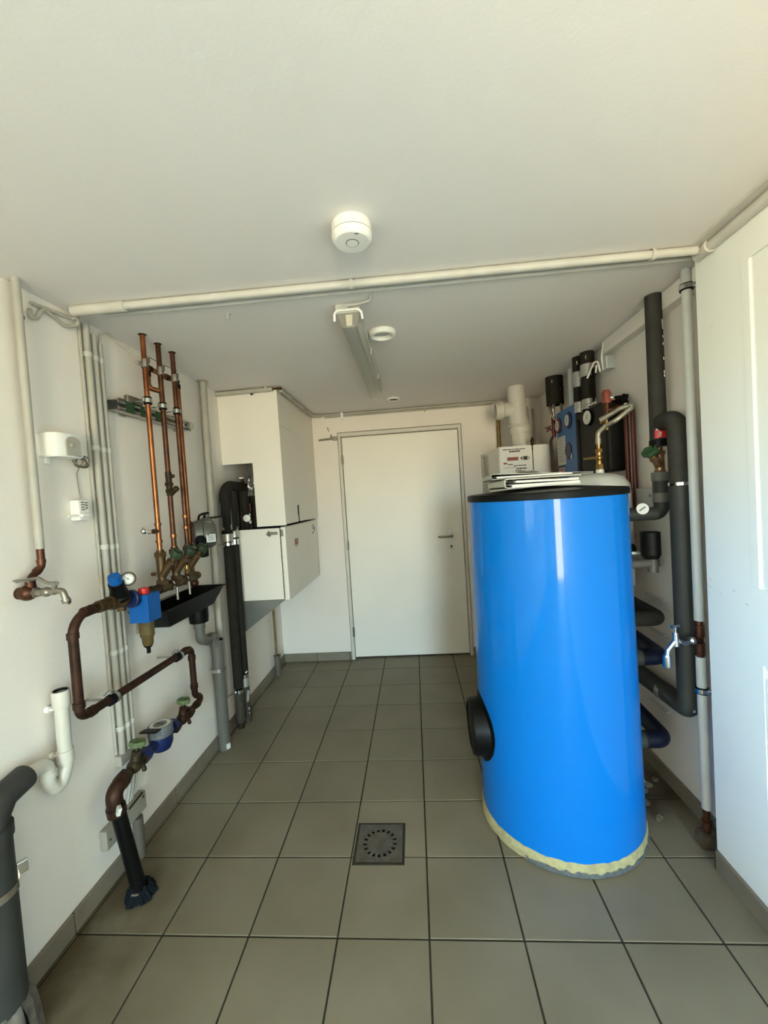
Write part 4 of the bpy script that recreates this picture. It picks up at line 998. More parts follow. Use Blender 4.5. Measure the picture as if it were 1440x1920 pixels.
# boxed flue casing
GX, GY = -.815, -1.02
t = thing('flue_casing', 'white boxed casing from the ceiling down to the boiler with a square notch', 'casing', (-1.0, -.55, 1.29))
b = NB(); prism(b, [(XL + .001, ZC - .002), (GX, ZC - .002), (GX, 1.290), (-1.012, 1.290), (-1.012, 1.716), (XL + .001, 1.716)], 'y', GY, GY + .018); obj('front_panel', b, m_cab, t, smooth=False)
sy0, sy1 = -.725, -.655
b = NB(); box(b, (GX - .018, GY + .0185, 1.955), (GX, YB - .001, ZC - .002)); box(b, (GX - .018, GY + .0185, 1.418), (GX, YB - .001, 1.9535))
box(b, (GX - .018, GY + .0185, 1.296), (GX, sy0, 1.418)); box(b, (GX - .018, sy1, 1.296), (GX, YB - .001, 1.418)); obj('side_panel', b, m_cab, t, smooth=False)
b = NB(); box(b, (GX - .017, GY + .02, 1.952), (GX - .0005, -.72, 1.9565)); obj('panel_joint', b, m_bronze_d, t)
b = NB(); box(b, (GX - .0175, -.72, 1.9530), (GX - .0002, YB - .002, 1.9556)); obj('joint_filler', b, m_cab, t)
b = NB(); box(b, (GX - .010, sy0 + .0005, 1.297), (GX - .0012, sy1 - .0005, 1.4175)); obj('slot_shade', b, m_blackm, t)  # black board set flush in the slot, standing in for the shade inside
b = NB(); box(b, (GX - .0011, -.686, 1.299), (GX - .0004, -.657, 1.415)); box(b, (GX - .0011, -.7235, 1.300), (GX - .0004, -.712, 1.345)); obj('paper_slip', b, m_paper, t)
b = NB(); cyl(b, (-.985, GY - .004, 2.165), (-.965, GY - .022, 2.161), .0035); cyl(b, (-.985, GY + .001, 2.165), (-.985, GY - .006, 2.165), .006); obj('screw', b, m_bronze_d, t)
# painted pipe round the casing under the ceiling
t = thing('casing_conduit', 'painted pipe along the top front of the white flue casing', 'conduit', (-1.0, GY - .02, ZC - .018), 'conduits round the top of the room')
b = NB(); cyl(b, (XL + .002, GY - .017, ZC - .020), (-.835, GY - .017, ZC - .016), .0145); obj('pipe', b, m_cond, t)
b = NB(); cyl(b, (-.838, GY - .017, ZC - .016), (-.785, GY - .019, ZC - .013), .0065); sphere(b, (-.785, GY - .017, ZC - .016), .011); obj('copper_end', b, m_copper_old, t)
b = NB(); box(b, (-.885, GY - .034, ZC - .012), (-.868, GY, ZC)); cyl(b, (-.885, GY - .017, ZC - .016), (-.868, GY - .017, ZC - .016), .017); obj('clip', b, m_cond, t)
t = thing('casing_conduit', 'painted pipe along the top right edge of the white flue casing', 'conduit', (GX + .02, -.55, ZC - .018), 'conduits round the top of the room')
b = NB(); tube(b, [(GX + .022, GY + .02, ZC - .018), (GX + .020, -.14, ZC - .018), (-.73, YB - .016, ZC - .018)], .0135, .02); obj('pipe', b, m_cond, t)
b = NB()
for y in (-.80, -.45): cyl(b, (GX + .021, y - .008, ZC - .018), (GX + .021, y + .008, ZC - .018), .017); box(b, (GX, y - .008, ZC - .022), (GX + .02, y + .008, ZC - .006))
obj('clip', b, m_cond, t)
t = thing('back_conduit', 'painted conduit along the top of the back wall above the door', 'conduit', (0, YB - .014, ZC - .014), 'conduits round the top of the room')
b = NB(); cyl(b, (-.74, YB - .012, ZC - .013), (.80, YB - .012, ZC - .013), .0105); cyl(b, (-.70, YB - .010, ZC - .033), (.76, YB - .010, ZC - .030), .0058); obj('pipe', b, m_cond, t)
b = NB(); box(b, (.175, YB - .018, ZC - .048), (.187, YB, ZC - .020), .002); obj('clip', b, m_cond, t)
b = NB(); box(b, (-.552, YB - .030, ZC - .062), (-.530, YB, ZC - .001), .004); tag(obj('white_clip', b, m_white, origin=(-.54, YB, 2.17)), 'white plastic clip hanging over the conduit above the door', 'clip')
t = thing('door_stay', 'old metal stay arm fixed beside the top left corner of the back door', 'stay', (-.61, YB, 1.98))
b = NB(); tube(b, [(-.762, YB - .020, 1.972), (-.655, YB - .024, 1.977)], [.0075, .009]); cyl(b, (-.655, YB - .024, 1.977), (-.625, YB - .024, 1.985), .010); obj('arm', b, m_nickel, t)
b = NB(); box(b, (-.640, YB - .030, 1.962), (-.602, YB, 1.995), .003); tube(b, [(-.648, YB - .026, 1.975), (-.648, YB - .026, 2.012)], .007); obj('bracket', b, m_nickel, t)
b = NB(); tube(b, [(-.675, YB, 2.08), (-.678, YB - .012, 2.078), (-.672, YB - .016, 2.055), (-.668, YB - .008, 2.045)], .0025, .004, seg=8); tag(obj('wall_hook', b, m_bronze, origin=(-.675, YB, 2.07)), 'small bent wire hook in the back wall left above the door', 'hook')

# boiler
t = thing('boiler', 'white wall hung boiler below the boxed casing with a red label', 'boiler', (-1.03, -.58, .79))
BX0, BX1, BY0, BY1 = XL + .004, -.868, -1.005, -.16
b = NB(); box(b, (BX0, BY0, .792), (BX1, BY1, 1.274), .003); obj('cabinet', b, m_cab, t)
b = NB(); box(b, (BX1, BY0 + .004, .800), (BX1 + .006, BY1, 1.27)); obj('gasket', b, m_blackm, t)
b = NB(); box(b, (BX1 + .006, BY0 - .010, .785), (BX1 + .042, BY1 + .02, 1.281), .010, 3); cover = obj('front_cover', b, m_cab, t)
b = NB(); box(b, (BX0 + .01, BY0 + .01, 1.2735), (BX1 + .03, BY1, 1.281)); obj('top_gap', b, m_blackm, t)
b = NB(); box(b, (BX1 + .0425, -.815, 1.135), (BX1 + .0432, -.735, 1.178)); lb = obj('red_label', b, m_label, t, label='red label on the boiler cover')
b = NB()
for k, (z, w) in enumerate(((1.168, .06), (1.158, .066), (1.128, .066), (1.120, .05))): box(b, (BX1 + .0430, -.810, z), (BX1 + .0436, -.810 + w, z + .004))
obj('print', b, m_cream, t)
b = NB(); box(b, (BX1 + .0425, -.30, 1.205), (BX1 + .0435, -.235, 1.245)); box(b, (BX1 + .0425, -.30, 1.165), (BX1 + .0432, -.27, 1.176)); obj('logo_plate', b, m_silverlab, t)
b = NB(); box(b, (BX1 + .0425, -.238, 1.185), (BX1 + .0436, -.218, 1.225)); box(b, (BX1 + .0425, -.305, 1.176), (BX1 + .0436, -.262, 1.184)); obj('print', b, m_ink, t)
b = NB(); obox(b, (-.905, BY0 - .006, 1.240), (.05, .008, .020), (0, 0, 0), .002); obox(b, (-.936, BY0 - .010, 1.238), (.030, .012, .030), (0, .6, 0), .003); lathe(b, [(.011, 0), (.011, .012), (.006, .016)], (-.938, BY0 - .006, 1.238), (0, -1, 0)); obj('latch', b, m_nickel, t)
b = NB(); box(b, (BX1 + .010, BY0 - .016, 1.218), (BX1 + .030, BY0 - .010, 1.262), .002); obj('latch_plate', b, m_nickel, t)
b = NB(); prism(b, [(BX0, .790), (-.858, .790), (BX0, .540)], 'y', BY0 + .002, BY0 + .006); obj('steel_gusset', b, m_stain, t, smooth=False)
b = NB(); prism(b, [(BX0, .790), (-.858, .790), (BX0, .540)], 'y', BY1 - .03, BY1 - .026); obj('steel_gusset', b, m_stain, t, smooth=False)
b = NB(); cyl(b, (XL + .028, -.352, .135), (XL + .028, -.345, .80), .0095); tag(obj('olive_pipe', b, m_olive, origin=(XL + .028, -.35, .135)), 'thin olive brown pipe from below the boiler into a grey sleeve', 'pipe')
b = NB(); lathe(b, [(.0265, 0), (.0245, .155), (.029, .156), (.029, .168), (.020, .168), (.020, .12)], (XL + .034, -.355, 0), seg=22); tag(obj('pipe_sleeve', b, m_sleeve, origin=(XL + .034, -.355, 0)), 'grey floor sleeve around the thin olive pipe', 'sleeve')

# insulated heating pipes left of the boiler
t = thing('insulated_pipe', 'left dark insulated pipe bending over into the casing notch', 'pipe', (-1.155, -1.165, .2), 'dark insulated pipes left of the boiler')
b = NB(); tube(b, [(-1.160, -1.150, 1.225), (-1.155, -1.158, 1.575), (-1.115, -.80, 1.555), (-1.06, -.74, 1.555)], .033, .075, seg=20, n=8); obj('upper_insulation', b, m_insul, t)
b = NB(); cyl(b, (-1.163, -1.150, .268), (-1.160, -1.150, 1.180), .030, .030, 20); obj('insulation', b, m_insul, t)
b = NB(); cyl(b, (-1.160, -1.150, 1.29), (-1.159, -1.152, 1.46), .0345); cyl(b, (-1.160, -1.150, 1.215), (-1.160, -1.150, 1.265), .0345); obj('tape', b, m_alu, t)
b = NB(); cyl(b, (-1.160, -1.150, 1.266), (-1.160, -1.150, 1.275), .0352); cyl(b, (-1.16, -1.15, 1.175), (-1.16, -1.15, 1.225), .022); obj('band', b, m_blackm, t)
b = NB(); cyl(b, (-1.160, -1.150, 1.190), (-1.160, -1.150, 1.208), .0315); tube(b, [(-1.16, -1.15, 1.198), (XL + .003, -1.20, 1.198)], .004, seg=8); cyl(b, (-1.162, -1.150, .235), (-1.162, -1.150, .258), .031); tube(b, [(-1.162, -1.15, .245), (XL + .02, -1.235, .25), (XL + .003, -1.235, .25)], .004, seg=8); sphere(b, (XL + .02, -1.235, .25), .011); obj('pipe_clamp', b, m_chrome, t)
b = NB(); cyl(b, (-1.163, -1.150, .045), (-1.162, -1.150, .232), .030); obj('dark_lower_sleeve', b, mat('brown_sleeve', (0.055, 0.043, 0.032), 0.4, spec=0.35, var=0.15, scale=30), t)
b = NB(); tube(b, [(-1.162, -1.150, .05), (-1.165, -1.146, 0)], .020); obj('pipe_end', b, m_bronze_d, t)
b = NB(); tube(b, [(-1.16, -1.15, 1.385), (-1.150, -1.300, 1.377), (XL + .002, -1.335, 1.375)], .006, .01, seg=8); obj('strut', b, m_bronze_d, t)
t = thing('insulated_pipe', 'right dark insulated pipe running up behind into the casing notch', 'pipe', (-1.150, -1.078, .2), 'dark insulated pipes left of the boiler')
b = NB(); cyl(b, (-1.148, -1.080, 1.225), (-1.145, -1.085, 1.53), .029, .029, 20); obj('upper_insulation', b, m_insul, t)
b = NB(); cyl(b, (-1.152, -1.078, .325), (-1.148, -1.080, 1.185), .028, .028, 20); obj('insulation', b, m_insul, t)
b = NB(); cyl(b, (-1.148, -1.080, 1.235), (-1.148, -1.080, 1.305), .030); obj('tape', b, m_alu, t)
b = NB(); cyl(b, (-1.148, -1.080, 1.19), (-1.148, -1.080, 1.222), .025); cyl(b, (-1.152, -1.078, .30), (-1.152, -1.078, .327), .026); sphere(b, (-1.128, -1.10, .345), .012); obj('pipe_clamp', b, m_chrome, t)
b = NB(); tube(b, [(-1.152, -1.078, .302), (-1.152, -1.078, .14), (-1.157, -1.060, 0)], .028, .05, seg=18); obj('brown_sleeve', b, MATS['brown_sleeve'], t)
b = NB(); cyl(b, (-1.152, -1.078, .245), (-1.152, -1.078, .302), .0295); obox(b, (-1.128, -1.097, .185), (.016, .012, .075), (.1, .1, .6), .002); obox(b, (-1.128, -1.095, .10), (.010, .008, .018), (0, 0, .6), .002); obox(b, (-1.128, -1.095, .07), (.008, .008, .016), (.3, 0, .6), .002); obj('shiny_tape', b, m_alu, t)

# gear seen inside the casing notch
def vent(x, y, z, r, label, white):
    t = thing('insulated_valve', label, 'valve', (x, y, 1.285), 'insulated valves inside the casing notch')
    b = NB(); cyl(b, (x, y, 1.282), (x, y, z), r, r, 18); obj('insulation', b, m_insul, t)
    b = NB(); cyl(b, (x, y, z), (x, y, z + .035), .010, seg=12); hexn(b, (x, y, z + .008), (x, y, z + .018), .014); obj('air_vent', b, m_bronze_d, t)
    b = NB(); cyl(b, (x - .004, y, z + .034), (x - .004, y, z + .044), .016, seg=14); obj('vent_cap', b, white, t)
vent(-1.135, -.915, 1.590, .040, 'left dark insulated valve with white cap inside the casing notch', m_white)
vent(-1.055, -.89, 1.600, .043, 'right dark insulated valve with dark cap inside the casing notch', m_blackm)
b = NB()
random.seed(4); n = 12; g = []
for i in range(n):
    z = 1.50 + .225 * i / (n - 1)
    g.append([b.verts.new((-1.085 + .075 * k / 9 + random.uniform(-.004, .004), -.945 + random.uniform(-.014, .014), z + random.uniform(-.006, .006))) for k in range(10)])
for i in range(n - 1):
    for k in range(9): b.faces.new((g[i][k], g[i][k + 1], g[i + 1][k + 1], g[i + 1][k]))
bmesh.ops.solidify(b, geom=b.faces[:], thickness=.001)
tag(obj('foil_sheet', b, m_alu, smooth=False, origin=(-1.05, -.945, 1.5)), 'crumpled silver foil hanging inside the casing notch', 'foil')
t = thing('filling_gauge', 'small white round gauge on a copper tube inside the casing notch', 'gauge', (-1.075, -1.005, 1.285))
b = NB(); cyl(b, (-1.065, -.985, 1.282), (-1.065, -.985, 1.44), .006, seg=12); cyl(b, (-1.065, -.985, 1.40), (-1.065, -.985, 1.45), .011, seg=12); cyl(b, (-1.125, -.985, 1.282), (-1.125, -.985, 1.40), .005, seg=10); box(b, (-1.135, -.99, 1.36), (-1.115, -.98, 1.368)); obj('copper_tube', b, m_copper_dark, t)
b = NB(); lathe(b, [(.023, 0), (.024, .010), (.020, .013), (0, .013)], (-1.085, -1.0, 1.352), (0.15, -1, 0), 24); obj('white_disc', b, m_dial, t)
b = NB(); cyl(b, (-1.065, -.99, 1.325), (-1.065, -1.0, 1.325), .011, seg=12); cyl(b, (-1.066, -.99, 1.375), (-1.066, -.998, 1.375), .008, seg=12); obj('fitting', b, m_chrome, t)

# ================================================================== right side
# pipe near the partition
QX, QY = 1.092, -2.048
t = thing('wall_pipe', 'white painted vertical pipe with a bare copper tee beside the right partition', 'pipe', (QX, QY, .1))
b = NB(); cyl(b, (QX, QY, .885), (QX, QY, ZC), .0165); cyl(b, (QX, QY - .002, .150), (QX, QY, .745), .0165); obj('white_pipe', b, m_wpipe, t)
b = NB(); cyl(b, (QX, QY, .74), (QX, QY, .89), .0125); collar(b, (QX, QY, .845), (0, 0, 1), .0135, .045, .003); collar(b, (QX, QY, .775), (0, 0, 1), .0135, .045, .003); cyl(b, (QX, QY, .81), (QX - .025, QY, .81), .015); tube(b, [(QX, QY, .155), (QX, QY, .03), (QX + .002, QY, 0)], .0125); cyl(b, (QX, QY + .0, .075), (QX, QY, .10), .018); obj('copper_part', b, m_copper_old, t)
b = NB(); box(b, (QX - .035, QY - .03, 0), (XR - .013, QY + .03, .055), .012); obj('mortar_foot', b, m_rubble, t)
for z, nm in ((2.135, 'pipe_clamp'), (.615, 'pipe_clamp')):
    b = NB(); cyl(b, (QX, QY, z - .012), (QX, QY, z + .012), .0215); obj('clamp_rubber', b, m_blackm, t)
    b = NB(); cyl(b, (QX, QY, z - .008), (QX, QY, z + .008), .0230); tube(b, [(QX + .01, QY - .015, z), (XR, QY - .03, z)], .005, seg=8); box(b, (QX + .015, QY - .03, z - .008), (QX + .03, QY - .012, z + .008), .001); obj('pipe_clamp', b, m_chrome, t)
t = thing('chrome_tap', 'chrome tap on the white vertical pipe near the right partition', 'tap', (QX - .03, QY, .81))
b = NB(); tube(b, [(QX - .022, QY, .808), (QX - .062, QY - .004, .800), (QX - .082, QY - .002, .812)], .0095); lathe(b, [(.016, 0), (.016, .010), (.012, .016)], (QX - .022, QY, .809), (-1, 0, -.15), 18); cyl(b, (QX - .088, QY, .790), (QX - .088, QY, .842), .0125, .010); tube(b, [(QX - .085, QY, .815), (QX - .118, QY, .775), (QX - .122, QY, .75)], .0095, .012); obj('tap_body', b, m_chrome, t)
b = NB(); lathe(b, [(.013, .756), (.0155, .748), (.0155, .712), (.011, .706)], (QX - .1225, QY, 0), seg=18); obj('spout', b, m_chrome, t)
b = NB(); cyl(b, (QX - .088, QY, .842), (QX - .088, QY, .862), .0045); tube(b, [(QX - .104, QY - .004, .866), (QX - .072, QY + .004, .866)], .006, seg=10); obj('tap_handle', b, m_chrome, t)

# insulated riser with Y-valve
IX, IY = 1.085, -1.853
t = thing('insulated_riser', 'dark insulated vertical pipe with red white sticker hanging from the ceiling at the right', 'pipe', (IX, IY, 1.56))
b = NB(); cyl(b, (IX, IY, 1.578), (IX, IY, ZC), .0325, .031, 24); obj('insulation', b, m_insul_g, t)
b = NB(); cyl(b, (IX, IY, 1.570), (IX, IY, 1.598), .036, seg=22); obj('rubber_cuff', b, m_black, t)
b = NB()
for k in range(7):
    a = math.radians(-136 + k * 11); obox(b, (IX + .0333 * math.cos(a), IY + .0333 * math.sin(a), 1.621), (.0014, .0075, .034), (0, 0, a))
obj('red_sticker', b, m_red, t, label='red sticker')
b = NB()
for k in range(4):
    a = math.radians(-128 + k * 11); obox(b, (IX + .0336 * math.cos(a), IY + .0336 * math.sin(a), 1.650), (.0014, .0075, .026), (0, 0, a))
a = math.radians(-112)
for s, z, q in ((-1, 1.620, .35), (1, 1.627, -.35), (1, 1.612, .35)): obox(b, (IX + .0348 * math.cos(a), IY + .0348 * math.sin(a), z), (.0012, .012, .003), (q, 0, a))
obj('white_sticker', b, m_white, t)
b = NB()
for z in (2.07, 2.02, 1.99, 1.93, 1.875, 1.86):
    a = math.radians(-58); obox(b, (IX + .032 * math.cos(a), IY + .032 * math.sin(a), z), (.003, .004, .012 if z != 2.07 else .04), (.1, 0, a), .001)
obj('staple', b, m_chrome, t)
t = thing('angle_valve', 'brass angle valve with dark green handwheel below the insulated riser', 'valve', (IX, IY, 1.5))
b = NB(); cyl(b, (IX, IY, 1.44), (IX, IY, 1.580), .0135); hexn(b, (IX, IY, 1.535), (IX, IY, 1.552), .025); hexn(b, (IX, IY, 1.455), (IX, IY, 1.470), .024); cyl(b, (IX, IY, 1.47), (IX, IY, 1.545), .0185)
d = V((-.58, -.30, .72)).normalized(); p0 = V((IX, IY, 1.485))
cyl(b, p0, p0 + d * .052, .0175, .016); hexn(b, p0 + d * .042, p0 + d * .056, .020); cyl(b, p0 + d * .055, p0 + d * .080, .008); cyl(b, (IX, IY, 1.565), (IX - .028, IY - .012, 1.568), .009); obj('valve_body', b, mat('reddish_brass', (0.34, 0.20, 0.11), 0.35, 0.75, scale=30, col2=(0.2, 0.11, 0.055)), t)
b = NB(); handwheel(b, p0 + d * .084, d, .031, .014, 5); obj('handwheel', b, mat('dark_green_handwheel', (0.02, 0.065, 0.022), 0.45, var=0.2, scale=50), t)
b = NB(); lathe(b, [(.012, 0), (.014, .004), (.012, .012)], (IX - .030, IY - .013, 1.568), (-.9, -.4, .1), 14); obj('drain_cap', b, m_blackm, t)
t = thing('grey_elbow_pipe', 'grey insulated elbow pipe turning towards the tank below the angle valve', 'pipe', (IX, IY, 1.3))
b = NB(); cyl(b, (IX, IY, 1.335), (IX, IY, 1.45), .030, .030, 22); obj('upper_sleeve', b, m_dgrey, t)
b = NB(); cyl(b, (IX, IY, 1.425), (IX, IY, 1.462), .0335, seg=22); cyl(b, (IX, IY, 1.335), (IX, IY, 1.375), .0315, seg=22); obj('light_grey_tape', b, m_grey, t)
b = NB(); tube(b, [(IX, IY, 1.36), (IX, IY, 1.288), (.93, IY + .02, 1.288)], .0285, .03, seg=22, n=8); obj('elbow', b, m_dgrey, t)
b = NB(); obox(b, (IX - .012, IY - .029, 1.42), (.004, .003, .018), (.1, 0, 0)); obj('staple', b, m_chrome, t)
gp = V((.995, -1.875, 1.312)); gd = V((-.25, -.95, .1)).normalized()
t = thing('tank_thermometer', 'round white dial thermometer beside the upper right edge of the blue tank', 'gauge', gp)
b = NB(); lathe(b, [(0, -.022), (.010, -.022), (.022, -.008), (.0235, .004)], gp, gd, 26); tube(b, [gp - gd * .015, gp + V((-.03, .03, -.02))], .006); obj('case', b, m_nickel, t)
b = NB(); lathe(b, [(.0225, .0046), (0, .0046)], gp, gd, 26, cap=False); obj('dial', b, m_dial, t)
b = NB(); gx, gy, gz = frame_of(gd); tube(b, [gp + gd * .0056 - gx * .012 - gy * .008, gp + gd * .0056 + gx * .010 + gy * .008], .0019, seg=6); obj('needle', b, m_ink, t)
b = NB(); box(b, (1.02, XL * 0 - 1.80, 1.30), (1.10, -1.794, 1.365)); 
b.free()
t = thing('wall_plate', 'light grey plate with one screw on the right wall behind the thermometer', 'plate', (XR, -1.68, 1.35))
b = NB(); box(b, (XR - .03, -1.76, 1.305), (XR, -1.52, 1.395), .003); obj('plate', b, m_wpipe, t)
b = NB(); sphere(b, (XR - .031, -1.70, 1.36), .006, (.5, 1, 1.5)); obj('screw', b, m_nickel, t)

# thick insulated loop
HX, HY = 1.088, -1.975
t = thing('insulated_loop', 'thick grey insulated pipe arching over and down the right wall behind the tank', 'pipe', (HX, HY, .5))
b = NB(); tube(b, [(IX + .004, IY - .02, 1.668), (HX, HY + .003, 1.668), (HX, HY, 1.40)], .0365, .06, seg=24, n=10); obj('upper_arch', b, m_insul_g, t)
b = NB(); tube(b, [(HX, HY, 1.41), (HX, HY, .500), (HX, -1.50, .490)], .0385, .03, seg=24, n=8); obj('down_pipe', b, m_dgrey, t)
b = NB(); cyl(b, (HX, HY, 1.403), (HX, HY, 1.415), .0405, seg=24); obox(b, (HX + .02, HY - .035, 1.409), (.03, .006, .010), (0, 0, -.4), .001); obj('pipe_clamp', b, m_chrome, t)
b = NB(); cyl(b, (HX, -1.83, .494), (HX, -1.80, .494), .0400, seg=24); obj('tape', b, m_nickel, t)
b = NB(); obox(b, (HX - .006, HY - .038, .512), (.012, .004, .010), (0, 0, .2), .001); obox(b, (HX + .012, HY - .037, .905), (.005, .004, .009), (0, 0, .2), .001); obj('staple', b, m_chrome, t)
# return elbows coming out of the tank
def elbow(label, z, r, tape=None, lam=m_insul):
    t = thing('tank_elbow', label, 'pipe', (1.04, -1.88, z), 'insulated elbows on the right side of the tank')
    b = NB(); tube(b, [(.9235, -1.882, z), (1.040, -1.882, z), (1.052, -1.50, z + .012)], r, r * 1.05, seg=20, n=8); obj('insulation', b, lam, t)
    if tape:
        b = NB(); tube(b, [(.963, -1.882, z), (1.040, -1.882, z), (1.048, -1.64, z + .008)], r + .0012, r * 1.05, seg=20, n=8); obj('blue_tape', b, m_navy, t, label='dark blue tape')
        b = NB(); cyl(b, (.9245, -1.882, z), (.955, -1.882, z), r + .001, seg=20); obj('grey_sleeve', b, m_dgrey, t)
    b = NB(); box(b, (XR - .02, -1.74, z + .03), (XR, -1.60, z + .038), .001); obj('wall_bracket', b, m_wpipe, t)
elbow('highest dark insulated elbow right of the blue tank', .846, .031)
elbow('middle insulated elbow with dark blue tape right of the blue tank', .682, .033, True)
elbow('lowest insulated elbow with dark blue tape right of the blue tank', .325, .034, True)
t = thing('vent_pipe', 'grey pipe with upright black cap and silver tape right of the tank', 'pipe', (1.04, -1.82, 1.07))
b = NB(); cyl(b, (.9205, -1.82, 1.068), (1.08, -1.82, 1.070), .0185, seg=20); cyl(b, (1.058, -1.82, 1.03), (1.058, -1.82, 1.10), .021); obj('grey_pipe', b, m_grey, t)
b = NB(); cyl(b, (1.052, -1.82, 1.108), (1.052, -1.82, 1.205), .0385, .0385, 24); lathe(b, [(.030, 1.09), (.0385, 1.108)], (1.052, -1.82, 0), seg=24); obj('black_cap', b, m_blackbox, t)
b = NB(); lathe(b, [(.0385, 1.2055), (.034, 1.207), (.026, 1.2065), (.025, 1.19), (0, 1.19)], (1.052, -1.82, 0), seg=24, cap=False); obj('cap_rim', b, m_blackm, t)
b = NB(); cyl(b, (1.075, -1.80, 1.07), (1.125, -1.76, 1.055), .019, .012, 12); obj('silver_tape', b, m_alu, t)
b = NB(); obox(b, (1.0, -1.74, 1.108), (.10, .05, .012), (0, .1, .2), .003); obj('white_tape', b, m_white, t)
b = NB(); tube(b, [(.905, -1.755, 1.128), (.96, -1.735, 1.125), (1.03, -1.705, 1.118)], .026, .05, seg=18); obj('dark_branch', b, m_blackbox, t)
b = NB(); box(b, (.975, -1.74, 1.222), (1.0, -1.71, 1.248), .003); obj('sensor_plug', b, m_blackm, t)

# white expansion vessel with hose
EX, EY = .955, -1.50
t = thing('expansion_vessel', 'white domed expansion vessel standing behind the blue tank', 'vessel', (EX, EY, .9))
b = NB(); lathe(b, [(.14, .905), (.172, .925), (.174, 1.36), (.168, 1.42), (.145, 1.458), (.10, 1.476), (.05, 1.484), (0, 1.486)], (EX, EY, 0), seg=56); obj('shell', b, m_vessel, t)
b = NB(); lathe(b, [(.020, 1.478), (.020, 1.502), (.012, 1.506)], (EX + .040, EY, 0), seg=18); obj('socket', b, m_white, t)
for k in range(3):
    b = NB(); a = 2 * PI * k / 3 + .5; obox(b, (EX + .15 * math.cos(a), EY + .15 * math.sin(a), .46), (.03, .03, .92), (0, 0, a), .002); obj('leg', b, m_vessel, t)
t = thing('ball_valve', 'brass ball valve standing on top of the white expansion vessel', 'valve', (EX + .04, EY, 1.5))
b = NB(); x, y = EX + .040, EY
hexn(b, (x, y, 1.505), (x, y, 1.530), .019); cyl(b, (x, y, 1.53), (x, y, 1.60), .014); sphere(b, (x, y, 1.562), .019); hexn(b, (x, y, 1.590), (x, y, 1.608), .018); cyl(b, (x, y, 1.608), (x, y, 1.640), .010); obj('valve_body', b, m_brass, t)
b = NB(); tube(b, [(x - .015, y - .01, 1.562), (x - .032, y - .016, 1.563), (x - .085, y - .02, 1.560)], [.005, .007, .006], seg=8); obox(b, (x - .06, y - .018, 1.561), (.05, .012, .004), (0, 0, 0), .001); obj('lever', b, m_olive, t)
b = NB(); tube(b, [(x, y, 1.63), (x, y, 1.690), (x + .028, y - .03, 1.720), (1.045, -1.575, 1.733), (1.128, -1.630, 1.803), (1.070, -1.585, 1.790), (1.003, -1.515, 1.750)], .0125, .028, seg=16, n=7); cyl(b, (x, y, 1.635), (x, y, 1.658), .0145); cyl(b, (1.018, -1.530, 1.759), (1.003, -1.515, 1.750), .0145)
tag(obj('flexible_hose', b, m_hose, origin=(x, y, 1.64)), 'beige braided flexible hose bending above the brass ball valve', 'hose')

# solar pump stations on the right wall
t = thing('pump_station', 'blue faced pump station with two thermometers on the right wall', 'pump station', (1.10, -.90, 1.5))
b = NB(); box(b, (1.058, -1.060, 1.46), (XR - .004, -.735, 1.935), .006); obj('blue_housing', b, m_bluepanel, t)
for y, z, mm, nm in ((-.775, 1.845, m_dred, 'red_thermometer'), (-.955, 1.850, m_blued, 'blue_thermometer')):
    b = NB(); lathe(b, [(.052, 0), (.052, .006), (.034, .012)], (1.058, y, z), (-1, 0, 0), 26); th = obj(nm, b, mm, t)
    b = NB(); lathe(b, [(.036, .0125), (0, .0125)], (1.058, y, z), (-1, 0, 0), 26, cap=False); obj('dial', b, m_dial, th)
    b = NB(); obox(b, (1.0452, y, z), (.001, .004, .040), (.5, 0, 0)); obj('needle', b, m_ink, th)
b = NB(); box(b, (1.0565, -.880, 1.575), (1.058, -.735, 1.765)); obj('paper_sheet', b, m_dial, t)
b = NB()
for k in range(11): box(b, (1.0560, -.865 + .01 * (k % 3), 1.75 - k * .015), (1.0570, -.755 - .012 * (k % 2), 1.7535 - k * .015))
obj('print', b, m_nickel, t)
b = NB(); box(b, (1.0550, -.850, 1.50), (1.058, -.745, 1.56), .001); ctl = obj('controller', b, m_silverlab, t)
b = NB(); box(b, (1.0555, -.86, 1.560), (1.058, -.74, 1.566)); obj('dark_edge', b, m_blackm, t)
b = NB(); sphere(b, (1.054, -.765, 1.522), .010, (.5, 1, 1)); obj('red_light', b, m_ledm, ctl)
b = NB()
for k in range(4): box(b, (1.0542, -.835 + k * .018, 1.535 + .006 * (k % 2)), (1.0552, -.824 + k * .018, 1.550))
obj('key', b, m_red, ctl)
b = NB(); lathe(b, [(.020, 0), (.020, .003)], (1.058, -.975, 1.62), (-1, 0, 0), 16); obj('round_seal', b, m_silverlab, t)
b = NB(); lathe(b, [(.055, 0), (.050, .005), (.046, .0055)], (1.058, -.93, 1.66), (-1, 0, 0), 24); obj('dark_recess', b, m_blued, t)
t = thing('black_pump_station', 'black foam pump station box with small gauge on the right wall', 'pump station', (1.10, -1.28, 1.47))
b = NB(); box(b, (1.050, -1.475, 1.490), (XR - .004, -1.070, 1.865), .020, 3); obj('foam_housing', b, m_blackbox, t)
b = NB(); box(b, (1.042, -1.135, 1.495), (1.052, -1.110, 1.82), .004, 2); obj('front_rib', b, m_blackbox, t)
b = NB(); lathe(b, [(.044, 0), (.044, .016), (.038, .018)], (1.050, -1.285, 1.805), (-1, -.15, 0), 26); obj('gauge_case', b, m_blackm, t)
b = NB(); lathe(b, [(.0385, .0185), (0, .0185)], (1.050, -1.285, 1.805), (-1, -.15, 0), 26, cap=False); obj('dial', b, m_dial, t)
b = NB(); obox(b, (1.030, -1.288, 1.805), (.001, .004, .045), (.9, 0, -.15)); obj('needle', b, m_ink, t)
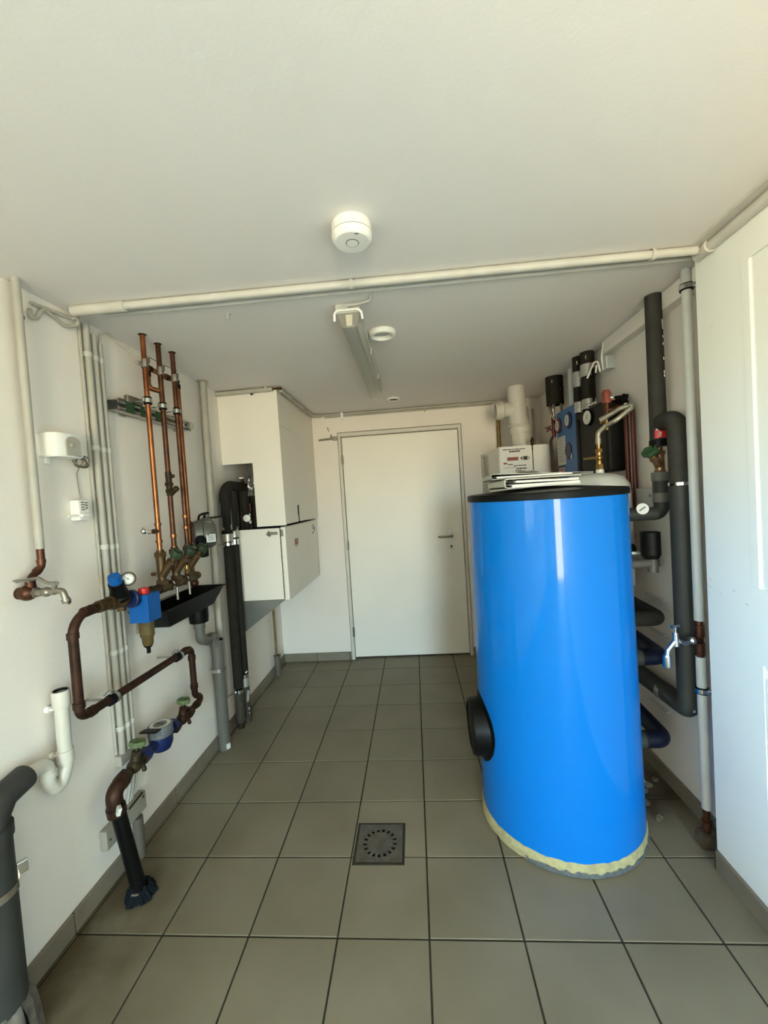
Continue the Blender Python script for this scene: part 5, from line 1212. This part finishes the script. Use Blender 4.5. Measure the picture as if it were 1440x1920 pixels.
b = NB(); tube(b, [(1.06, -1.26, 1.873), (1.05, -1.36, 1.872)], .008); sphere(b, (1.052, -1.285, 1.874), .012); obj('nickel_fitting', b, m_chrome, t)
# insulated pipes up to the ceiling
def ins_col(label, x, y, z0, r, tapes, mm=m_insul, hole=True):
    t = thing('insulated_column', label, 'pipe', (x, y, z0), 'black insulated pipes rising above the pump stations')
    b = NB(); cyl(b, (x, y, z0), (x, y, ZC), r, r, 22); obj('insulation', b, mm, t)
    for a, c in tapes:
        b = NB(); cyl(b, (x, y, a), (x, y, c), r * 1.035, seg=22); obj('silver_tape', b, m_alu, t)
    b = NB(); obox(b, (x - r * .55, y - r * .82, ZC - .04), (.006, .004, .02), (0, 0, -.5)); obox(b, (x + r * .35, y - r * .92, (z0 + ZC) / 2), (.004, .004, .012)); obj('staple', b, m_chrome, t)
    return t
ins_col('left of the pair of black insulated pipes with silver tape above the black pump box', 1.076, -1.098, 1.866, .033, ((2.02, 2.11), (1.866, 1.93)))
tt = ins_col('right of the pair of black insulated pipes with silver tape above the black pump box', 1.090, -1.190, 1.866, .038, ((2.055, 2.125), (1.868, 1.925)))
b = NB(); lathe(b, [(.043, 0), (.050, -.003), (.040, -.004)], (1.092, -1.19, ZC), seg=20); obj('torn_plaster_edge', b, m_white, tt)
t = ins_col('short thick black insulated pipe at the ceiling above the blue pump station', 1.072, -.69, 2.005, .058, ())
b = NB(); tube(b, [(1.05, -.72, 2.01), (1.04, -.73, 1.97), (1.05, -.72, 1.90)], .012, .01); tube(b, [(1.10, -.72, 2.01), (1.10, -.73, 1.93)], .010); obj('lower_fitting', b, m_nickel, t)
b = NB(); tube(b, [(1.03, -.70, 2.005), (1.018, -.73, 1.98), (1.02, -.75, 1.93), (1.05, -.76, 1.88)], .007, .02); obj('capillary', b, m_nickel, t)
t = thing('red_valve', 'small red pump station valve with crossed handle left of the blue panel', 'valve', (1.045, -.70, 1.82))
b = NB(); cyl(b, (1.05, -.70, 1.78), (1.05, -.70, 1.92), .014); obj('valve_body', b, m_dred, t)
b = NB(); obox(b, (1.015, -.70, 1.84), (.05, .010, .012), (0, .5, 0), .002); obox(b, (1.015, -.70, 1.84), (.012, .010, .05), (0, .5, 0), .002); obj('cross_handle', b, m_dred, t)
b = NB(); tube(b, [(1.05, -.70, 1.80), (1.03, -.69, 1.76), (1.04, -.68, 1.60)], .009, .03); obj('grey_hose', b, m_dgrey, t)
b = NB(); cyl(b, (1.122, -.86, 1.94), (1.122, -.86, ZC), .020); tag(obj('white_riser', b, m_wpipe, origin=(1.122, -.86, 1.94)), 'white painted pipe between the black insulated pipes on the right wall', 'pipe')
b = NB(); box(b, (XR - .02, -1.02, 1.94), (XR, -.92, ZC), .003); tag(obj('white_duct', b, m_wpipe, origin=(XR, -.97, 1.94)), 'flat white cable duct on the right wall between the black pipes', 'duct')
# safety valve group
t = thing('safety_valve', 'red capped copper safety valve group beside the black pump box', 'valve', (1.075, -1.54, 1.8))
b = NB(); lathe(b, [(.020, 1.835), (.023, 1.842), (.023, 1.885), (.016, 1.902), (0, 1.902)], (1.045, -1.50, 0), seg=14); obj('red_cap', b, mat('faded_red', (0.22, 0.040, 0.022), 0.5, var=0.1), t)
b = NB(); cyl(b, (1.045, -1.50, 1.77), (1.045, -1.50, 1.836), .014); tube(b, [(1.045, -1.50, 1.80), (1.085, -1.52, 1.802), (1.118, -1.53, 1.79)], .015, .01); cyl(b, (1.06, -1.51, 1.850), (1.118, -1.53, 1.852), .010); sphere(b, (1.085, -1.52, 1.80), .020); hexn(b, (1.098, -1.525, 1.80), (1.112, -1.53, 1.795), .022); obj('copper_body', b, m_copper_old, t)
b = NB(); cyl(b, (1.105, -1.528, 1.852), (1.128, -1.535, 1.846), .020, seg=14); sphere(b, (1.120, -1.535, 1.825), .014); cyl(b, (1.075, -1.525, 1.848), (1.105, -1.53, 1.850), .016, seg=8); obj('black_knob', b, m_blackm, t)
b = NB(); sphere(b, (1.112, -1.545, 1.815), .010); cyl(b, (1.052, -1.51, 1.862), (1.070, -1.515, 1.862), .011, seg=8); obj('nickel_nut', b, m_chrome, t)
b = NB(); cyl(b, (1.035, -1.51, 1.70), (1.035, -1.51, 1.76), .009); hexn(b, (1.035, -1.51, 1.715), (1.035, -1.51, 1.735), .013); tube(b, [(1.035, -1.51, 1.735), (1.0, -1.52, 1.735)], .005); obj('drain_cock', b, m_brass, t)
for i, (x, y, l) in enumerate(((1.112, -1.545, 'left of the two dark red pipes behind the flexible hose'), (1.128, -1.575, 'right of the two dark red pipes behind the flexible hose'))):
    b = NB(); tube(b, [(x, y, 1.80), (x, y, 1.30)], .011); tag(obj('red_pipe', b, m_dred, origin=(x, y, 1.3)), l, 'pipe', 'dark red pipes behind the hose')
# junction box and cables above
t = thing('junction_box', 'small white junction box high on the right wall under the ceiling strip', 'box', (XR, -1.34, 2.08))
b = NB(); box(b, (XR - .045, -1.385, 2.042), (XR, -1.318, 2.112), .004); obj('box_body', b, m_wpipe, t)
b = NB(); box(b, (XR - .048, -1.383, 2.044), (XR - .044, -1.376, 2.110), .001); obj('lid_edge', b, m_white, t)
b = NB(); tube(b, [(1.105, -1.345, 2.045), (1.103, -1.342, 2.12), (1.112, -1.35, ZC - .004)], .0055, .02); tube(b, [(1.095, -1.335, 2.04), (1.090, -1.32, 2.10), (1.080, -1.30, 2.105), (1.065, -1.24, 2.035)], .0055, .012); tube(b, [(1.085, -1.30, 2.045), (1.088, -1.31, 2.085)], .005)
tag(obj('white_cables', b, m_white, origin=(1.1, -1.33, 2.1)), 'white cables between the junction box and the black pipes', 'cable')
b = NB(); tube(b, [(1.090, -1.31, 2.09), (1.080, -1.285, 2.05), (1.080, -1.27, 1.88)], .0065, .02); sphere(b, (1.082, -1.29, 2.055), .014, (1, 1, 1.8)); tag(obj('black_cable', b, m_blackm, origin=(1.08, -1.27, 1.88)), 'black cable dropping from the junction box to the pump box', 'cable')

# white heater unit with flue in the back right corner
t = thing('wall_heater', 'white wall heater with printed front behind the binders', 'heater', (.85, -.40, .95))
def rbox(x0, x1, y0, y1, z0, z1, rl, rr, n=8):
    b = NB()
    P = [(x0, y1)] + [(x0 + rl - rl * math.cos(a), y0 + rl - rl * math.sin(a)) for a in [PI / 2 * k / n for k in range(n + 1)]] + [(x1 - rr + rr * math.sin(a), y0 + rr - rr * math.cos(a)) for a in [PI / 2 * k / n for k in range(n + 1)]] + [(x1, y1)]
    return prism(b, P, 'z', z0, z1)
b = rbox(.662, 1.045, -.70, YB - .002, .98, 1.737, .020, .10); obj('body', b, m_cab, t)
b = NB(); box(b, (.893, -.7015, .99), (.899, -.698, 1.735)); obj('panel_joint', b, m_bronze_d, t)
b = NB(); box(b, (.655, -.28, 1.0), (.662, YB, 1.72), .002); box(b, (.640, -.13, 1.0), (.656, YB, 1.745), .002); obj('back_panel', b, m_cond, t)
b = NB(); box(b, (.640, -.133, 1.705), (.650, -.129, 1.735)); obj('dark_clip', b, m_nickel, t)
b = NB()
def bars(x, z, ws, h, gap=.003):
    for w in ws: box(b, (x, -.7013, z), (x + w, -.6995, z + h)); x += w + gap
bars(.690, 1.712, (.03, .022, .008, .014, .03, .02, .012), .006); bars(.735, 1.695, (.012, .014, .012, .012, .012), .011); bars(.72, 1.605, (.006, .012, .01), .007)
bars(.76, 1.595, (.02, .008, .016, .012, .02), .006); bars(.78, 1.572, (.014, .02, .012, .014), .009); bars(.77, 1.558, (.012, .01, .014), .007); bars(.755, 1.535, (.02, .022, .018, .02, .016), .005); bars(.80, 1.520, (.03, .028), .010)
bars(.69, 1.585, (.05, .04), .002)
obj('print', b, m_ink, t)
b = NB(); box(b, (.718, -.7012, 1.635), (.795, -.6995, 1.660)); box(b, (.690, -.7012, 1.612), (.716, -.6995, 1.624)); obj('red_print', b, m_label, t)
b = NB()
for k in range(24):
    a0, a1 = 2 * PI * k / 24, 2 * PI * (k + 1) / 24
    tube(b, [(.842 + .032 * math.cos(a0), -.7003, 1.648 + .013 * math.sin(a0)), (.842 + .032 * math.cos(a1), -.7003, 1.648 + .013 * math.sin(a1))], .0018, seg=5)
box(b, (.832, -.7012, 1.638), (.858, -.6995, 1.658)); box(b, (.816, -.7012, 1.644), (.828, -.6995, 1.653)); b_ = b
obj('oval_emblem', b, m_bronze_d, t, kind='stuff')
b = NB(); tube(b, [(.895, -.705, 1.735), (.893, -.71, 1.76), (.899, -.70, 1.785)], .010, .01); sphere(b, (.895, -.705, 1.765), .014); cyl(b, (.895, -.705, 1.70), (.895, -.705, 1.74), .004); obj('top_valve', b, m_bronze_d, t)
KX, KY = .858, -.50
t = thing('flue_pipe', 'white flue pipe with side tee going up into the ceiling above the heater', 'pipe', (KX, KY, 1.74))
b = NB(); tube(b, [(KX - .004, KY, ZC), (KX + .002, KY, 1.93)], .064, seg=32); cyl(b, (KX, KY, 2.095), (KX + .001, KY, 1.935), .066, seg=32); obj('upper_pipe', b, m_pvc, t)
b = NB(); cyl(b, (KX, KY, 2.035), (KX - .125, KY - .002, 2.030), .056, seg=28); obj('tee_branch', b, m_pvc, t)
b = NB(); lathe(b, [(.062, 0), (.068, .006), (.068, .040), (.064, .044), (.064, .058), (.050, .060), (.050, .03)], (KX - .105, KY - .002, 2.031), (-1, 0, -.04), 30); obj('end_cap', b, m_pvc, t)
b = NB(); tube(b, [(KX + .002, KY, 1.955), (KX + .012, KY, 1.885), (KX + .024, KY - .004, 1.735)], .069, .06, seg=32); ring(b, (KX + .008, KY, 1.900), (.1, 0, 1), .074, .010, 34, 8); collar(b, (KX + .013, KY, 1.872), (.1, 0, -1), .074, .05, .002); obj('lower_elbow', b, m_pvc, t)
b = NB(); lathe(b, [(.080, 1.738), (.078, 1.765), (.070, 1.768)], (KX + .022, KY - .004, 0), seg=32); obj('base_collar', b, m_dial, t)
b = NB()
for x, z in ((KX - .005, 2.145), (KX + .0, 1.925), (KX + .016, 1.925)): sphere(b, (x, KY - .067, z), .004, (1, .5, 1))
obj('rivet', b, m_steel, t)
b = NB(); tube(b, [(.79, -.13, 2.035), (.79, -.13, 1.74)], .016); tag(obj('gas_pipe', b, m_olive, origin=(.79, -.13, 1.74)), 'olive brown pipe on the back wall left of the white flue', 'pipe')
b = NB(); cyl(b, (.79, -.13, 2.03), (.79, -.13, 2.05), .020); tube(b, [(.79, -.13, 2.04), (.79, YB, 2.04)], .005); tag(obj('pipe_clamp', b, m_steel, origin=(.79, -.13, 2.04)), 'small metal clamp at the top of the olive pipe', 'clamp')
b = NB(); tube(b, [(.93, YB - .014, ZC - .02), (.99, YB - .016, ZC - .03), (1.04, -.115, 2.11), (1.05, -.115, 1.78)], .011, .05); tag(obj('corner_pipe', b, m_cream, origin=(1.05, -.115, 1.78)), 'bent beige pipe in the back right corner behind the white flue', 'pipe')
b = NB(); tube(b, [(1.085, -.115, 2.10), (1.085, -.115, 1.78)], .010); tag(obj('corner_pipe', b, m_cream, origin=(1.085, -.115, 1.78)), 'short straight beige pipe nearest the back right corner', 'pipe')

# rubble on the floor behind the tank
random.seed(21)
for i in range(9):
    b = NB(); bmesh.ops.create_icosphere(b, subdivisions=2, radius=1)
    x, y = 1.0 + random.uniform(-.04, .11), -1.80 + random.uniform(-.12, .14)
    s = random.uniform(.012, .026)
    for v in b.verts: v.co = V((x, y, 0)) + V((v.co.x * s * random.uniform(.7, 1.4), v.co.y * s * random.uniform(.7, 1.3), max(0.0, (v.co.z + .45)) * s * random.uniform(.5, .9)))
    tag(obj('rubble', b, m_rubble, smooth=False, origin=(x, y, 0)), 'small lump of rubble on the floor behind the blue tank', 'rubble', 'rubble behind the tank')
b = NB(); cyl(b, (.90, -1.74, .022), (1.0, -1.72, .022), .022, seg=18); cyl(b, (1.0, -1.72, .022), (1.035, -1.715, .022), .009); tag(obj('pipe_stub', b, m_cream, origin=(.95, -1.73, 0)), 'pale pipe stub lying on the floor behind the blue tank', 'pipe')

# ------------------------------------------------------------------ tidy: every separate piece of a part becomes a part of its own
SMALL = ('print', 'needle', 'staple', 'scuff', 'key', 'rivet', 'grille', 'shiny_tape', 'red_print', 'white_sticker', 'red_sticker', 'paper_slip', 'logo_plate', 'screw')
def islands(me):
    p = list(range(len(me.vertices)))
    def f(i):
        while p[i] != i: p[i] = p[p[i]]; i = p[i]
        return i
    for e_ in me.edges:
        a, c = f(e_.vertices[0]), f(e_.vertices[1])
        if a != c: p[a] = c
    g = {}
    for i, v in enumerate(me.vertices): g.setdefault(f(i), []).append(i)
    g = list(g.values()); bb = []
    for c in g:
        co = [me.vertices[i].co for i in c]
        bb.append(([min(v[k] for v in co) - .0005 for k in range(3)], [max(v[k] for v in co) + .0005 for k in range(3)]))
    q = list(range(len(g)))
    def h(i):
        while q[i] != i: i = q[i]
        return i
    for i in range(len(g)):
        for j in range(i):
            if all(bb[i][0][k] <= bb[j][1][k] and bb[j][0][k] <= bb[i][1][k] for k in range(3)): q[h(i)] = h(j)
    r = {}
    for i, c in enumerate(g): r.setdefault(h(i), set()).update(c)
    return list(r.values())
for o in list(COL.objects):
    if o.type != 'MESH' or o.parent is None or o.get('kind') or o.data.users > 1: continue
    base = o.name.split('.')[0]
    isl = islands(o.data)
    if len(isl) < 2: continue
    if base in SMALL: o['kind'] = 'stuff'; continue
    src = o.data
    for n_, keep in enumerate(isl):
        bm = bmesh.new(); bm.from_mesh(src); bm.verts.ensure_lookup_table()
        bmesh.ops.delete(bm, geom=[bm.verts[i] for i in range(len(bm.verts)) if i not in keep], context='VERTS')
        me = bpy.data.meshes.new(base); bm.to_mesh(me); bm.free(); me.materials.append(src.materials[0])
        if n_ == 0: o.data = me
        else:
            c = o.copy(); c.data = me; COL.objects.link(c); c.parent = o.parent
    bpy.data.meshes.remove(src)
